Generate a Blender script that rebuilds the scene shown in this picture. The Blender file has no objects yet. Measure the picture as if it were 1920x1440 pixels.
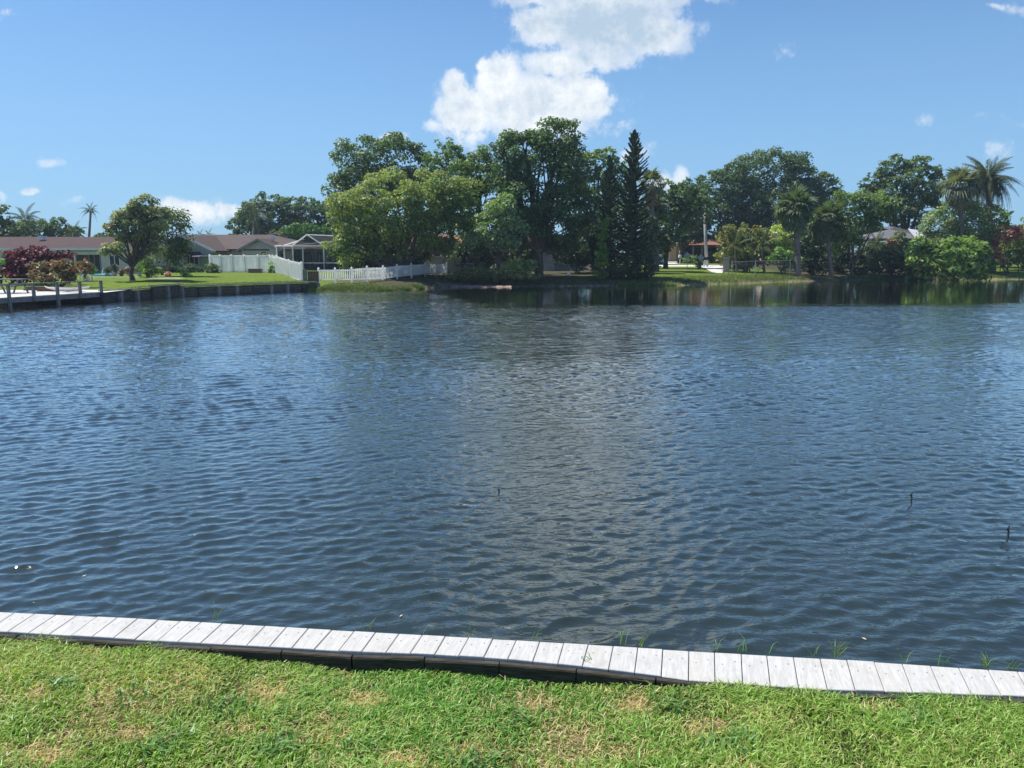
import bpy, math, random
import numpy as np
from mathutils import Vector, Matrix, Euler
R = math.radians
rng = np.random.default_rng(7); random.seed(7)
scene = bpy.context.scene
COL = scene.collection

# ---------------------------------------------------------------- camera
F, CH, YH = 1423.0, 2.7, 476.0           # focal length in photo pixels, eye height above the water, horizon row
PITCH = math.atan((720-YH)/F); cp, sp = math.cos(PITCH), math.sin(PITCH)
cam_d = bpy.data.cameras.new('camera'); cam = bpy.data.objects.new('camera', cam_d); COL.objects.link(cam)
cam_d.sensor_width = 36; cam_d.lens = 36*F/1920; cam_d.clip_start = .1; cam_d.clip_end = 6000
cam.location = (0, 0, CH); cam.rotation_euler = (math.pi/2-PITCH, 0, 0)
scene.camera = cam

# ---------------------------------------------------------------- light
SUN_EL, SUN_AZ = 60, -67                 # degrees; azimuth from +Y, negative = to the left
sun_d = bpy.data.lights.new('sun', 'SUN'); sun = bpy.data.objects.new('sun', sun_d); COL.objects.link(sun)
sun_d.energy = 4.6; sun_d.angle = R(.55); sun_d.color = (1, .955, .88)
sdir = Vector((math.sin(R(SUN_AZ))*math.cos(R(SUN_EL)), math.cos(R(SUN_AZ))*math.cos(R(SUN_EL)), math.sin(R(SUN_EL))))
sun.rotation_euler = sdir.to_track_quat('Z', 'Y').to_euler()
vs = scene.view_settings
vs.view_transform = 'Standard'; vs.look = 'None'; vs.exposure = .5; vs.gamma = 1; vs.use_curve_mapping = False
scene.cycles.max_bounces = 6; scene.cycles.transparent_max_bounces = 12
scene.cycles.diffuse_bounces = 3; scene.cycles.glossy_bounces = 3; scene.cycles.transmission_bounces = 4

def W(px, py, Y):
    """world point on the plane at depth Y that the photograph shows at px, py"""
    a = (px-960)/F; b = (720-py)/F
    y = cp+b*sp; t = Y/y
    return Vector((a*t, Y, CH+(-sp+b*cp)*t))
def U(px, py, z):
    a = (px-960)/F; b = (720-py)/F
    t = (z-CH)/(-sp+b*cp)
    return Vector((a*t, (cp+b*sp)*t, z))
def mpp(Y): return Y*1.0/F*.985

# ---------------------------------------------------------------- node helper
class NT:
    def __init__(s, tree): s.t = tree; s.n = tree.nodes; s.l = tree.links
    def new(s, typ, **kw):
        n = s.n.new(typ)
        for k, v in kw.items(): setattr(n, k, v)
        return n
    def set(s, sock, v):
        if isinstance(v, bpy.types.NodeSocket): s.l.new(v, sock)
        elif v is not None:
            if hasattr(sock.default_value, '__len__') and not hasattr(v, '__len__'): v = [v]*len(sock.default_value)
            if hasattr(v, '__len__') and len(sock.default_value) == 4 and len(v) == 3: v = (*v, 1)
            sock.default_value = v
    def math(s, op, a, b=None, c=None, clamp=False):
        n = s.new('ShaderNodeMath', operation=op, use_clamp=clamp)
        for i, v in enumerate((a, b, c)): 
            if v is not None: s.set(n.inputs[i], v)
        return n.outputs[0]
    def vmath(s, op, a, b=None, out=0):
        n = s.new('ShaderNodeVectorMath', operation=op)
        s.set(n.inputs[0], a)
        if b is not None: s.set(n.inputs[1], b)
        return n.outputs[out]
    def mapr(s, v, a, b, c=0., d=1., smooth=False):
        n = s.new('ShaderNodeMapRange', interpolation_type='SMOOTHSTEP' if smooth else 'LINEAR')
        for i, x in enumerate((v, a, b, c, d)): s.set(n.inputs[i], x)
        return n.outputs[0]
    def noise(s, vec, scale, detail=4, rough=.5, dist=0., out=0):
        n = s.new('ShaderNodeTexNoise')
        if vec is not None: s.l.new(vec, n.inputs['Vector'])
        s.set(n.inputs['Scale'], scale); s.set(n.inputs['Detail'], detail); s.set(n.inputs['Roughness'], rough); s.set(n.inputs['Distortion'], dist)
        return n.outputs[out]
    def mix(s, f, a, b, typ='MIX'):
        n = s.new('ShaderNodeMix', data_type='RGBA', blend_type=typ)
        s.set(n.inputs[0], f); s.set(n.inputs[6], a); s.set(n.inputs[7], b)
        return n.outputs[2]
    def scalev(s, vec, sc, rot=(0, 0, 0), loc=(0, 0, 0)):
        n = s.new('ShaderNodeMapping'); s.l.new(vec, n.inputs[0])
        n.inputs['Scale'].default_value = sc; n.inputs['Rotation'].default_value = rot; n.inputs['Location'].default_value = loc
        return n.outputs[0]

# ---------------------------------------------------------------- sky with clouds (all a function of direction)
world = bpy.data.worlds.new('World'); scene.world = world; world.use_nodes = True
g = NT(world.node_tree); bg = world.node_tree.nodes['Background']; bg.inputs[1].default_value = .1
SKY_S = .1
sky = g.new('ShaderNodeTexSky', sky_type='NISHITA', sun_disc=False)
sky.sun_elevation = R(SUN_EL); sky.sun_rotation = R(SUN_AZ); sky.air_density = 1.0; sky.dust_density = .6; sky.ozone_density = 3.0
tc = g.new('ShaderNodeTexCoord'); sep = g.new('ShaderNodeSeparateXYZ'); g.l.new(tc.outputs['Generated'], sep.inputs[0])
dx, dy, dz = sep.outputs
yy = g.math('MAXIMUM', dy, .02)
cmb = g.new('ShaderNodeCombineXYZ'); g.set(cmb.inputs[0], g.math('DIVIDE', dx, yy)); g.set(cmb.inputs[1], g.math('DIVIDE', dz, yy))
P = cmb.outputs[0]
def cdir(px, py):
    a = (px-960)/F; b = (720-py)/F; y = cp+b*sp
    return a/y, (-sp+b*cp)/y
warpn = g.noise(P, 7, 4, .6, out=1)
warp = g.vmath('SCALE', g.vmath('SUBTRACT', warpn, (.5, .5, .5))); g.n[-1].inputs['Scale'].default_value = .05
Pw = g.vmath('ADD', P, warp)
def blob_field(blobs):
    acc = None
    for (px, py, rx, ry, w) in blobs:
        cx, cy = cdir(px, py); 
        d = g.vmath('MULTIPLY', g.vmath('SUBTRACT', Pw, (cx, cy, 0)), (F/rx*.95, F/ry*.95, 0))
        v = g.mapr(g.vmath('LENGTH', d, out=1), 0, 1.5, w, 0, smooth=True)
        acc = v if acc is None else g.math('MAXIMUM', acc, v)
    return acc
white = [(1000,200,150,75,1.05),(870,215,62,70,1.05),(935,145,58,58,1.05),(848,165,26,36,.95),(1085,180,70,70,1.0),(905,120,30,26,.9),
         (1050,120,80,34,.85),(815,235,30,22,.6),(1095,205,60,28,.9),(1150,240,34,18,.45),(1270,335,24,30,.62),(1240,350,34,24,.6),(1185,295,50,26,.6),(1155,245,44,26,.62),
         (105,300,44,16,.55),(60,354,30,9,.65),(637,268,18,12,.6),(728,265,34,14,.75),(15,30,40,26,.6),(365,384,95,34,.85),(430,388,70,26,.75),(320,372,30,16,.8),(250,392,50,14,.5),(700,430,60,20,.4),
         (120,385,70,16,.4),(1480,100,38,26,.34),(1790,222,130,34,.36),(1850,290,60,30,.42),(1870,2,90,12,.5),(10,360,24,18,.45),(10,395,150,30,.35)]
grey = [(1130,40,170,70,1.05),(1210,60,90,50,1.0),(1020,45,80,46,.9),(1110,105,120,40,.75),(1180,-40,180,60,1.05),(1000,-30,110,50,.95),
        (1080,-170,240,90,1.0),(960,-330,200,80,.85),(1240,-260,150,70,.8),(1130,-480,260,110,.8),(560,-420,160,70,.6),(1700,-380,170,60,.6),(260,-250,110,40,.5)]
fw = blob_field(white); fg = blob_field(grey)
fld = g.math('MAXIMUM', fw, fg)
def billow(vec):
    w = g.new('ShaderNodeTexVoronoi', feature='SMOOTH_F1', voronoi_dimensions='2D'); g.l.new(vec, w.inputs['Vector']); w.inputs['Scale'].default_value = 17; w.inputs['Detail'].default_value = 4; w.inputs['Roughness'].default_value = .62; w.inputs['Smoothness'].default_value = .55; w.inputs['Lacunarity'].default_value = 2.3; w.normalize = True
    return g.math('MULTIPLY', g.math('SUBTRACT', .62, w.outputs['Distance']), 1.5)
warp2 = g.vmath('SCALE', g.vmath('SUBTRACT', g.noise(P, 26, 6, .65, out=1), (.5, .5, .5))); g.n[-1].inputs['Scale'].default_value = .022
Pb = g.vmath('ADD', P, warp2)
n1 = billow(Pb); P2 = g.vmath('ADD', Pb, (-.009, .014, 0)); n1b = billow(P2)
fine = g.noise(P, 30, 6, .65)
dens = g.math('ADD', g.math('ADD', fld, g.math('MULTIPLY', g.math('SUBTRACT', n1, .42), .9)), g.math('MULTIPLY', g.math('SUBTRACT', fine, .5), .55))
densb = g.math('SUBTRACT', n1, n1b)
alpha = g.mapr(dens, .36, .68, 0, 1, smooth=True)
alpha = g.math('MULTIPLY', alpha, g.mapr(fld, .25, .85, .35, 1, smooth=True))
shade = g.math('ADD', g.mapr(dens, .5, 1.15, .9, .55), g.math('MULTIPLY', densb, 1.5))
greyness = g.mapr(g.math('SUBTRACT', fg, fw), -.15, .3, 0, .62, smooth=True)
shade = g.math('SUBTRACT', shade, g.math('MULTIPLY', greyness, g.mapr(dens, .55, 1.0)), clamp=True)
ccol = g.mix(shade, (3.5, 4.5, 5.6), (7.2, 7.4, 7.5))
front = g.mapr(dy, .05, .25)
# thin scattered cloud over the rest of the dome
wis = g.mapr(g.noise(g.scalev(tc.outputs['Generated'], (1, 1, 2.4)), 2.6, 7, .6, .3), .6, .82, 0, .55, smooth=True)
wis = g.math('MULTIPLY', wis, g.mapr(dy, .1, .5, 1, 0))
a2 = g.math('MULTIPLY', g.math('MAXIMUM', g.math('MULTIPLY', alpha, front), wis), g.mapr(dz, .0, .05))
low = g.mapr(dz, .02, .5, .62, 0, smooth=True)
skyc = g.mix(1, sky.outputs[0], (.475, .70, .935), 'MULTIPLY')
skyc = g.mix(low, skyc, (2.5, 4.45, 6.6))
final = g.mix(a2, skyc, ccol)
g.l.new(final, bg.inputs[0])

# ---------------------------------------------------------------- materials
def base_mat(name):
    m = bpy.data.materials.new(name); m.use_nodes = True
    t = NT(m.node_tree); return m, t, t.n['Principled BSDF']
def mat(name, col, rough=.7, var=.25, scale=3., bump=0., bscale=None, col2=None, spec=.3, metal=0., stretch=None, coord='pos'):
    m, t, b = base_mat(name)
    if coord == 'pos': v = t.new('ShaderNodeNewGeometry').outputs['Position']
    else: v = t.new('ShaderNodeTexCoord').outputs['Object']
    if stretch: v = t.scalev(v, stretch)
    n = t.noise(v, scale, 5, .6)
    c2 = col2 if col2 else tuple(c*(1-var) for c in col)
    c1 = tuple(min(1, c*(1+var*.4)) for c in col) if not col2 else col
    t.set(b.inputs['Base Color'], t.mix(t.mapr(n, .35, .65), c1, c2))
    b.inputs['Roughness'].default_value = rough; b.inputs['Specular IOR Level'].default_value = spec; b.inputs['Metallic'].default_value = metal
    if bump:
        bn = t.new('ShaderNodeBump'); bn.inputs['Strength'].default_value = bump; bn.inputs['Distance'].default_value = .02
        t.set(bn.inputs['Height'], t.noise(v, bscale or scale*4, 4, .6)); t.l.new(bn.outputs[0], b.inputs['Normal'])
    return m
def leaf_mat(name, transl=.35, rough=.45, spec=.4):
    m, t, b = base_mat(name)
    a = t.new('ShaderNodeAttribute', attribute_name='Col')
    t.l.new(a.outputs['Color'], b.inputs['Base Color']); b.inputs['Roughness'].default_value = rough; b.inputs['Specular IOR Level'].default_value = spec
    tr = t.new('ShaderNodeBsdfTranslucent'); t.l.new(t.mix(1, a.outputs['Color'], (1.25, 1.35, .55), 'MULTIPLY'), tr.inputs[0])
    mx = t.new('ShaderNodeMixShader'); mx.inputs[0].default_value = transl
    t.l.new(b.outputs[0], mx.inputs[1]); t.l.new(tr.outputs[0], mx.inputs[2]); t.l.new(mx.outputs[0], t.n['Material Output'].inputs[0])
    return m
M = {}
M['leaf'] = leaf_mat('leaf', .36, .5, .3)
M['grass'] = leaf_mat('grass_blades', .4, .42, .4)
M['frond'] = leaf_mat('palm_frond', .3, .6, .2)
M['bark'] = mat('bark', (.11, .09, .07), .9, .5, 6, .6, 20)
M['palm_bark'] = mat('palm_bark', (.2, .17, .14), .9, .4, 8, .5, 14, stretch=(1, 1, 4))
M['white_vinyl'] = mat('white_vinyl', (.92, .93, .93), .45, .08, 1.5)
M['tan_vinyl'] = mat('tan_vinyl', (.42, .41, .38), .5, .1, 1.5)
M['white_paint'] = mat('white_paint', (.72, .73, .72), .5, .1, 2)
M['cream'] = mat('cream_stucco', (.70, .585, .53), .9, .12, 1.2, .2, 30)
M['sage'] = mat('sage_stucco', (.42, .43, .37), .9, .12, 1.2, .2, 30)
M['tanwall'] = mat('tan_stucco', (.62, .44, .25), .9, .1, 1, .2, 30)
M['greywall'] = mat('grey_stucco', (.33, .34, .33), .9, .15, 1.2)
M['whitewall'] = mat('white_stucco', (.62, .64, .62), .8, .1, 1.2)
M['glass'] = mat('dark_glass', (.015, .025, .032), .12, .3, 1, spec=.5)
M['oldwood'] = mat('weathered_wood', (.065, .06, .056), .85, .45, 5, .5, 30)
M['railwood'] = mat('grey_rail_wood', (.2, .2, .195), .85, .3, 5, .4, 30)
M['brownwood'] = mat('brown_wood', (.12, .07, .05), .85, .4, 5)
M['darkmetal'] = mat('dark_metal', (.03, .03, .033), .5, .2, 3)
M['greymetal'] = mat('grey_metal', (.4, .41, .42), .4, .15, 3, metal=.5)
M['concrete'] = mat('concrete', (.62, .59, .54), .9, .18, .8, .2, 12)
M['planterwood'] = mat('planter_brick', (.16, .09, .07), .9, .4, 6)
def roof_mat(name, c1, c2, tile=.32, weather=(.08, .06, .055)):
    m, t, b = base_mat(name)
    v = t.new('ShaderNodeNewGeometry').outputs['Position']
    n = t.noise(v, .55, 6, .65); n2 = t.noise(t.scalev(v, (3, 3, 14)), 1.6, 4, .6)
    c = t.mix(t.mapr(n2, .35, .65), c1, c2); c = t.mix(t.mapr(n, .5, .72, 0, .6), c, weather)
    t.set(b.inputs['Base Color'], c); b.inputs['Roughness'].default_value = .9; b.inputs['Specular IOR Level'].default_value = .15
    bn = t.new('ShaderNodeBump'); bn.inputs['Strength'].default_value = .6; bn.inputs['Distance'].default_value = .05
    w = t.new('ShaderNodeTexWave', wave_type='BANDS', bands_direction='Z', wave_profile='SAW'); t.l.new(v, w.inputs[0]); w.inputs['Scale'].default_value = 2.2; w.inputs['Distortion'].default_value = .4
    t.l.new(w.outputs[1], bn.inputs['Height']); t.l.new(bn.outputs[0], b.inputs['Normal'])
    return m
M['roof_red'] = roof_mat('roof_red_shingle', (.10, .066, .062), (.075, .05, .046), weather=(.06, .05, .048))
M['roof_brown'] = roof_mat('roof_brown_shingle', (.13, .10, .09), (.095, .072, .065), weather=(.07, .045, .042))
M['roof_orange'] = roof_mat('roof_orange_tile', (.30, .15, .10), (.22, .11, .08), weather=(.2, .11, .08))
M['roof_grey'] = roof_mat('roof_grey_shingle', (.17, .17, .18), (.13, .13, .14), weather=(.11, .11, .12))
M['roof_white'] = mat('roof_white_sheet', (.5, .5, .52), .6, .15, .8)
def plain(name, col, rough=.5, spec=.4, var=.12): 
    M[name] = mat(name, col, rough, var, 4, spec=spec); return M[name]
for nm, c in dict(turquoise=(.25, .72, .68), blue_plastic=(.02, .25, .75), terracotta=(.3, .12, .07), awning=(.045, .045, .075), orange_paint=(.5, .09, .06),
                  car_silver=(.38, .39, .42), tyre=(.02, .02, .02), red_lens=(.35, .02, .02), white_plastic=(.75, .75, .75), egret=(.85, .85, .83), beak=(.6, .35, .05),
                  twig=(.03, .025, .02), yard_box=(.2, .13, .12), sign_back=(.45, .45, .44), screenfloor=(.2,.2,.2), dead_frond=(.33,.23,.13), lens=(.7,.7,.65),
                  rock=(.42, .36, .31), beach=(.34, .24, .2), blackiron=(.012, .012, .014), yellow_paint=(.7,.6,.1)).items(): plain(nm, c)
for nm_, fac in (('white_vinyl', .72), ('tan_vinyl', .6)):
    mm = M[nm_]; t = NT(mm.node_tree); b = t.n['Principled BSDF']; tr = t.new('ShaderNodeBsdfTranslucent'); t.l.new(b.inputs['Base Color'].links[0].from_socket, tr.inputs[0])
    mx = t.new('ShaderNodeMixShader'); mx.inputs[0].default_value = fac; t.l.new(b.outputs[0], mx.inputs[1]); t.l.new(tr.outputs[0], mx.inputs[2]); t.l.new(mx.outputs[0], t.n['Material Output'].inputs[0])
# screen mesh: thin dark cloth one sees through
m, t, b = base_mat('insect_screen'); b.inputs['Base Color'].default_value = (.05, .055, .06, 1); b.inputs['Roughness'].default_value = .8
tr = t.new('ShaderNodeBsdfTransparent'); mx = t.new('ShaderNodeMixShader'); mx.inputs[0].default_value = .5
t.l.new(tr.outputs[0], mx.inputs[1]); t.l.new(b.outputs[0], mx.inputs[2]); t.l.new(mx.outputs[0], t.n['Material Output'].inputs[0]); M['screen'] = m
# chain link
m, t, b = base_mat('chain_link'); b.inputs['Base Color'].default_value = (.12, .13, .14, 1)
tr = t.new('ShaderNodeBsdfTransparent'); mx = t.new('ShaderNodeMixShader'); mx.inputs[0].default_value = .12
t.l.new(tr.outputs[0], mx.inputs[1]); t.l.new(b.outputs[0], mx.inputs[2]); t.l.new(mx.outputs[0], t.n['Material Output'].inputs[0]); M['chain'] = m

# ---------------------------------------------------------------- object helpers
WM = {}
def link(o, parent=None, wm=Matrix.Identity(4)):
    COL.objects.link(o)
    if parent is not None:
        o.parent = parent; o.matrix_parent_inverse = WM[parent.name].inverted()
    o.matrix_basis = wm; WM[o.name] = wm
    return o
def tag(o, label=None, cat=None, group=None, kind=None):
    if label: o['label'] = label
    if cat: o['category'] = cat
    if group: o['group'] = group
    if kind: o['kind'] = kind
    return o
def thing(name, loc, label, cat, group=None, rz=0.):
    o = bpy.data.objects.new(name, None); o.empty_display_size = .2
    link(o, None, Matrix.Translation(loc) @ Matrix.Rotation(rz, 4, 'Z')); return tag(o, label, cat, group)
class MB:
    def __init__(s): s.v = []; s.f = []
    def add(s, vs, fs):
        k = len(s.v); s.v += [tuple(v) for v in vs]; s.f += [tuple(i+k for i in f) for f in fs]; return s
    def box(s, c, d, rz=0., rx=0., ry=0.):
        m = Matrix.Translation(c) @ Euler((rx, ry, rz)).to_matrix().to_4x4()
        x, y, z = d[0]/2, d[1]/2, d[2]/2
        vs = [m @ Vector(q) for q in ((-x,-y,-z),(x,-y,-z),(x,y,-z),(-x,y,-z),(-x,-y,z),(x,-y,z),(x,y,z),(-x,y,z))]
        return s.add(vs, [(3,2,1,0),(4,5,6,7),(0,1,5,4),(1,2,6,5),(2,3,7,6),(3,0,4,7)])
    def beam(s, a, b, w, h, up=Vector((0, 0, 1))):
        a = Vector(a); b = Vector(b); d = (b-a).normalized(); sd = d.cross(up)
        if sd.length < 1e-4: sd = Vector((1, 0, 0))
        sd.normalize(); u = sd.cross(d)
        vs = [p+sd*i*w/2+u*j*h/2 for p in (a, b) for i, j in ((-1,-1),(1,-1),(1,1),(-1,1))]
        return s.add(vs, [(0,1,2,3),(7,6,5,4),(0,4,5,1),(1,5,6,2),(2,6,7,3),(3,7,4,0)])
    def tube(s, pts, rad, n=6, cap=True):
        pts = [Vector(p) for p in pts]; rings = []; vs = []; fs = []
        ref = Vector((.3, .2, 1)).normalized()
        for i, p in enumerate(pts):
            d = (pts[min(i+1, len(pts)-1)]-pts[max(i-1, 0)]).normalized()
            a = d.cross(ref if abs(d.dot(ref)) < .95 else Vector((1, 0, 0))).normalized(); b = d.cross(a)
            r = rad[i] if hasattr(rad, '__len__') else rad
            for k in range(n): vs.append(p+(a*math.cos(2*math.pi*k/n)+b*math.sin(2*math.pi*k/n))*r)
        for i in range(len(pts)-1):
            for k in range(n): fs.append((i*n+k, i*n+(k+1) % n, (i+1)*n+(k+1) % n, (i+1)*n+k))
        if cap: fs += [tuple(range(n))[::-1], tuple(range((len(pts)-1)*n, len(pts)*n))]
        return s.add(vs, fs)
    def ell(s, c, r, n=10, m=6, jit=0.):
        vs = []; fs = []
        for i in range(m+1):
            th = math.pi*i/m
            for k in range(n):
                ph = 2*math.pi*k/n; q = 1+random.uniform(-jit, jit)
                vs.append((c[0]+r[0]*math.sin(th)*math.cos(ph)*q, c[1]+r[1]*math.sin(th)*math.sin(ph)*q, c[2]+r[2]*math.cos(th)*q))
        for i in range(m):
            for k in range(n): fs.append((i*n+k, (i+1)*n+k, (i+1)*n+(k+1) % n, i*n+(k+1) % n))
        return s.add(vs, fs)
    def mesh(s, name, m, smooth=False):
        me = bpy.data.meshes.new(name); me.from_pydata(s.v, [], s.f); me.validate()
        if m: me.materials.append(M[m] if isinstance(m, str) else m)
        if smooth: me.shade_smooth()
        return me
    def build(s, name, m, parent=None, smooth=False, **kw):
        o = bpy.data.objects.new(name, s.mesh(name, m, smooth)); link(o, parent); return tag(o, **kw)
def inst(name, me, parent, wm): return link(bpy.data.objects.new(name, me), parent, wm)
_unit = {}
def pbox(name, c, d, m, parent, rz=0.):
    """a box part that shares one unit mesh per material"""
    if m not in _unit: _unit[m] = MB().box((0, 0, 0), (1, 1, 1)).mesh('box_'+m, m)
    return inst(name, _unit[m], parent, Matrix.Translation(c) @ Matrix.Rotation(rz, 4, 'Z') @ Matrix.Diagonal((*d, 1)))
def quads_obj(name, V, C, m, parent=None, vpf=4, **kw):
    n = len(V)//vpf
    me = bpy.data.meshes.new(name); me.vertices.add(len(V)); me.vertices.foreach_set('co', V.astype(np.float32).ravel())
    me.loops.add(n*vpf); me.loops.foreach_set('vertex_index', np.arange(n*vpf, dtype=np.int32))
    me.polygons.add(n); me.polygons.foreach_set('loop_start', np.arange(0, n*vpf, vpf, dtype=np.int32))
    me.polygons.foreach_set('loop_total', np.full(n, vpf, dtype=np.int32))
    me.update(calc_edges=True)
    a = me.color_attributes.new('Col', 'FLOAT_COLOR', 'POINT')
    c4 = np.ones((len(V), 4), np.float32); c4[:, :3] = np.repeat(C, vpf, axis=0) if len(C) == n else C
    a.data.foreach_set('color', c4.ravel()); me.materials.append(M[m])
    o = bpy.data.objects.new(name, me); link(o, parent); return tag(o, **kw)

# ---------------------------------------------------------------- the lie of the land
SX = np.array([-200, -60, -24.6, -22.95, -21.2, -14.5, -13.9, -9.7, -7.2, -5.3, 0, 13.2, 17, 27.9, 35.8, 55, 90, 200.])
SY = np.array([45, 45.6, 45.2, 45., 49, 56.9, 54.8, 55.5, 59, 63.3, 64.4, 65.5, 67.6, 75.6, 80.3, 82, 84, 90.])
def gz(x, y):
    x = np.asarray(x, float); y = np.asarray(y, float)
    ys = np.interp(x, SX, SY); d = y-ys
    wob = .5*np.sin(x*.9)+.35*np.sin(x*2.3+1)
    nat = np.interp(d+wob*.4, [-6, -.6, 0, .6, 2.2, 6, 14], [-.8, -.25, 0.03, .16, .42, .66, .85])
    wall = np.where(d > .25, .6+.38*np.clip(d/14, 0, 1), -.8)
    z = np.where(x < -14.45, wall, nat)
    z = z+np.where(y > 86, np.clip((y-86)/30, 0, 1)*.7*np.clip((x+5)/15, 0, 1), 0)
    return z
def G(x, y): return float(gz(x, y))
def base(px, Y, dz=0.):
    x = (px-960)/F*Y/ (cp) * .985; return Vector((x, Y, G(x, Y)+dz))
def vnoise(x, y, sc, seed=0):
    r = np.random.default_rng(seed); T = r.random((256, 256)); x = np.asarray(x)*sc+1000; y = np.asarray(y)*sc+1000
    xi = np.floor(x).astype(int); yi = np.floor(y).astype(int); fx = x-xi; fy = y-yi; fx = fx*fx*(3-2*fx); fy = fy*fy*(3-2*fy)
    a = T[xi & 255, yi & 255]; b = T[(xi+1) & 255, yi & 255]; c = T[xi & 255, (yi+1) & 255]; d = T[(xi+1) & 255, (yi+1) & 255]
    return (a*(1-fx)+b*fx)*(1-fy)+(c*(1-fx)+d*fx)*fy
def fbm(x, y, sc, seed=0, o=4): return sum(vnoise(x, y, sc*2**i, seed+i)*.5**i for i in range(o))/sum(.5**i for i in range(o))

# ground sheet
def grid_mesh(name, xs, ys, zf, cf, m, **kw):
    Xg, Yg = np.meshgrid(xs, ys); Zg = zf(Xg, Yg); nx, ny = len(xs), len(ys)
    V = np.stack([Xg, Yg, Zg], -1).reshape(-1, 3)
    idx = np.arange(nx*ny).reshape(ny, nx)
    Fq = np.stack([idx[:-1, :-1], idx[:-1, 1:], idx[1:, 1:], idx[1:, :-1]], -1).reshape(-1, 4).astype(np.int32)
    me = bpy.data.meshes.new(name); me.vertices.add(len(V)); me.vertices.foreach_set('co', V.astype(np.float32).ravel())
    me.loops.add(Fq.size); me.loops.foreach_set('vertex_index', Fq.ravel()); me.polygons.add(len(Fq))
    me.polygons.foreach_set('loop_start', np.arange(0, Fq.size, 4, dtype=np.int32)); me.polygons.foreach_set('loop_total', np.full(len(Fq), 4, np.int32))
    me.update(calc_edges=True); me.shade_smooth()
    if cf is not None:
        a = me.color_attributes.new('Col', 'FLOAT_COLOR', 'POINT'); c = np.ones((len(V), 4), np.float32); c[:, :3] = cf(V[:, 0], V[:, 1]); a.data.foreach_set('color', c.ravel())
    me.materials.append(M[m]); o = bpy.data.objects.new(name, me); link(o); return tag(o, **kw)
m, t, b = base_mat('ground_soil'); a = t.new('ShaderNodeAttribute', attribute_name='Col'); v = t.new('ShaderNodeNewGeometry').outputs['Position']
n = t.noise(v, 2.2, 8, .7); t.set(b.inputs['Base Color'], t.mix(t.mapr(n, .3, .7, 0, 1), t.mix(1, a.outputs[0], (.62, .6, .6), 'MULTIPLY'), t.mix(1, a.outputs[0], (1.35, 1.3, 1.2), 'MULTIPLY')))
b.inputs['Roughness'].default_value = .95; b.inputs['Specular IOR Level'].default_value = .1
bn = t.new('ShaderNodeBump'); bn.inputs['Strength'].default_value = .8; bn.inputs['Distance'].default_value = .12; t.set(bn.inputs['Height'], t.noise(v, 5, 6, .7)); t.l.new(bn.outputs[0], b.inputs['Normal']); M['ground'] = m
LAWN = np.array((.13, .20, .025)); DIRT = np.array((.07, .06, .045)); SAND = np.array((.27, .22, .17)); OLIVE = np.array((.11, .13, .04))
def gcol(x, y):
    d = y-np.interp(x, SX, SY); n = fbm(x, y, .35, 3)
    c = OLIVE[None]*(.8+.5*n[:, None])
    def blend(c, w, k): return c*(1-w[:, None])+k[None]*w[:, None]
    sm = lambda v, a, b: np.clip((v-a)/(b-a), 0, 1)
    # bright lawns: the two yards on the left, the strip before the chain link fence, the right edge
    l1 = (x < -14.4)*1.; l2 = sm(x, 12, 15)*(1-sm(x, 28, 30)); l3 = sm(x, 49, 51)
    c = blend(c, np.clip((l1+l2*.8+l3), 0, 1)*(.75+.25*n), LAWN)
    dr = sm(x, -14, -10)*(1-sm(x, 11, 14))+sm(x, 29, 31)*(1-sm(x, 48, 50))
    c = blend(c, np.clip(dr, 0, 1)*.85, DIRT)
    under = sm(x, 3, 5)*(1-sm(x, 10, 12))*sm(d, .8, 1.6)*(1-sm(d, 7, 9)); c = blend(c, under*.8, OLIVE*.9)
    nat = (x > -7.5)*(1-sm(d+.5*np.sin(x*1.7), .7, 1.5)); c = blend(c, nat*.6*np.clip(.4+1.2*fbm(x, y, .5, 9), 0, 1), SAND)
    return c
xs = np.unique(np.concatenate([-np.geomspace(100, 3000, 14)[::-1], np.arange(-100, 120, .8), np.geomspace(120, 3000, 14)]))
ys = np.unique(np.concatenate([-np.geomspace(20, 3000, 10)[::-1], np.arange(-20, 28, 6), np.arange(28, 100, .45), np.arange(100, 170, 2.), np.geomspace(170, 3500, 16)]))
grid_mesh('ground', xs, ys, gz, gcol, 'ground', kind='structure')

# ---------------------------------------------------------------- water
m, t, b = base_mat('pond_water')
v = t.new('ShaderNodeNewGeometry').outputs['Position']
sepw = t.new('ShaderNodeSeparateXYZ'); t.l.new(v, sepw.inputs[0]); wx, wy, wz = sepw.outputs
ROT = R(-24)
wv = t.vmath('ADD', v, t.vmath('MULTIPLY', t.vmath('SUBTRACT', t.noise(v, .4, 2, .5, out=1), (.5, .5, .5)), (.8, .8, 0)))
def ripple(sx, sy, rot, det, rough, dist=0.): return t.noise(t.scalev(wv, (sx, sy, 1), (0, 0, rot)), 1., det, rough, dist)
def band(lam, rot, dist, dsc, vec=None):
    w = t.new('ShaderNodeTexWave', wave_type='BANDS', bands_direction='Y', wave_profile='SIN'); t.l.new(t.scalev(vec or wv, (1, 1, 1), (0, 0, rot)), w.inputs[0])
    w.inputs['Scale'].default_value = .314/lam; w.inputs['Distortion'].default_value = dist; w.inputs['Detail'].default_value = 2; w.inputs['Detail Scale'].default_value = dsc; w.inputs['Detail Roughness'].default_value = .5
    return w.outputs[1]
m1 = t.mapr(ripple(.5, 1.1, ROT, 2, .5), .3, .7, .25, 1.)
m2 = t.mapr(ripple(.9, 1.6, R(10), 2, .5), .35, .65, .1, 1.)
far_ = t.mapr(wy, 10, 28, .0, 1., smooth=True)
h1 = t.math('MULTIPLY', t.math('MULTIPLY', band(.27, ROT, 2.6, 1.2), m1), t.math('MULTIPLY', far_, .013))
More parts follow.
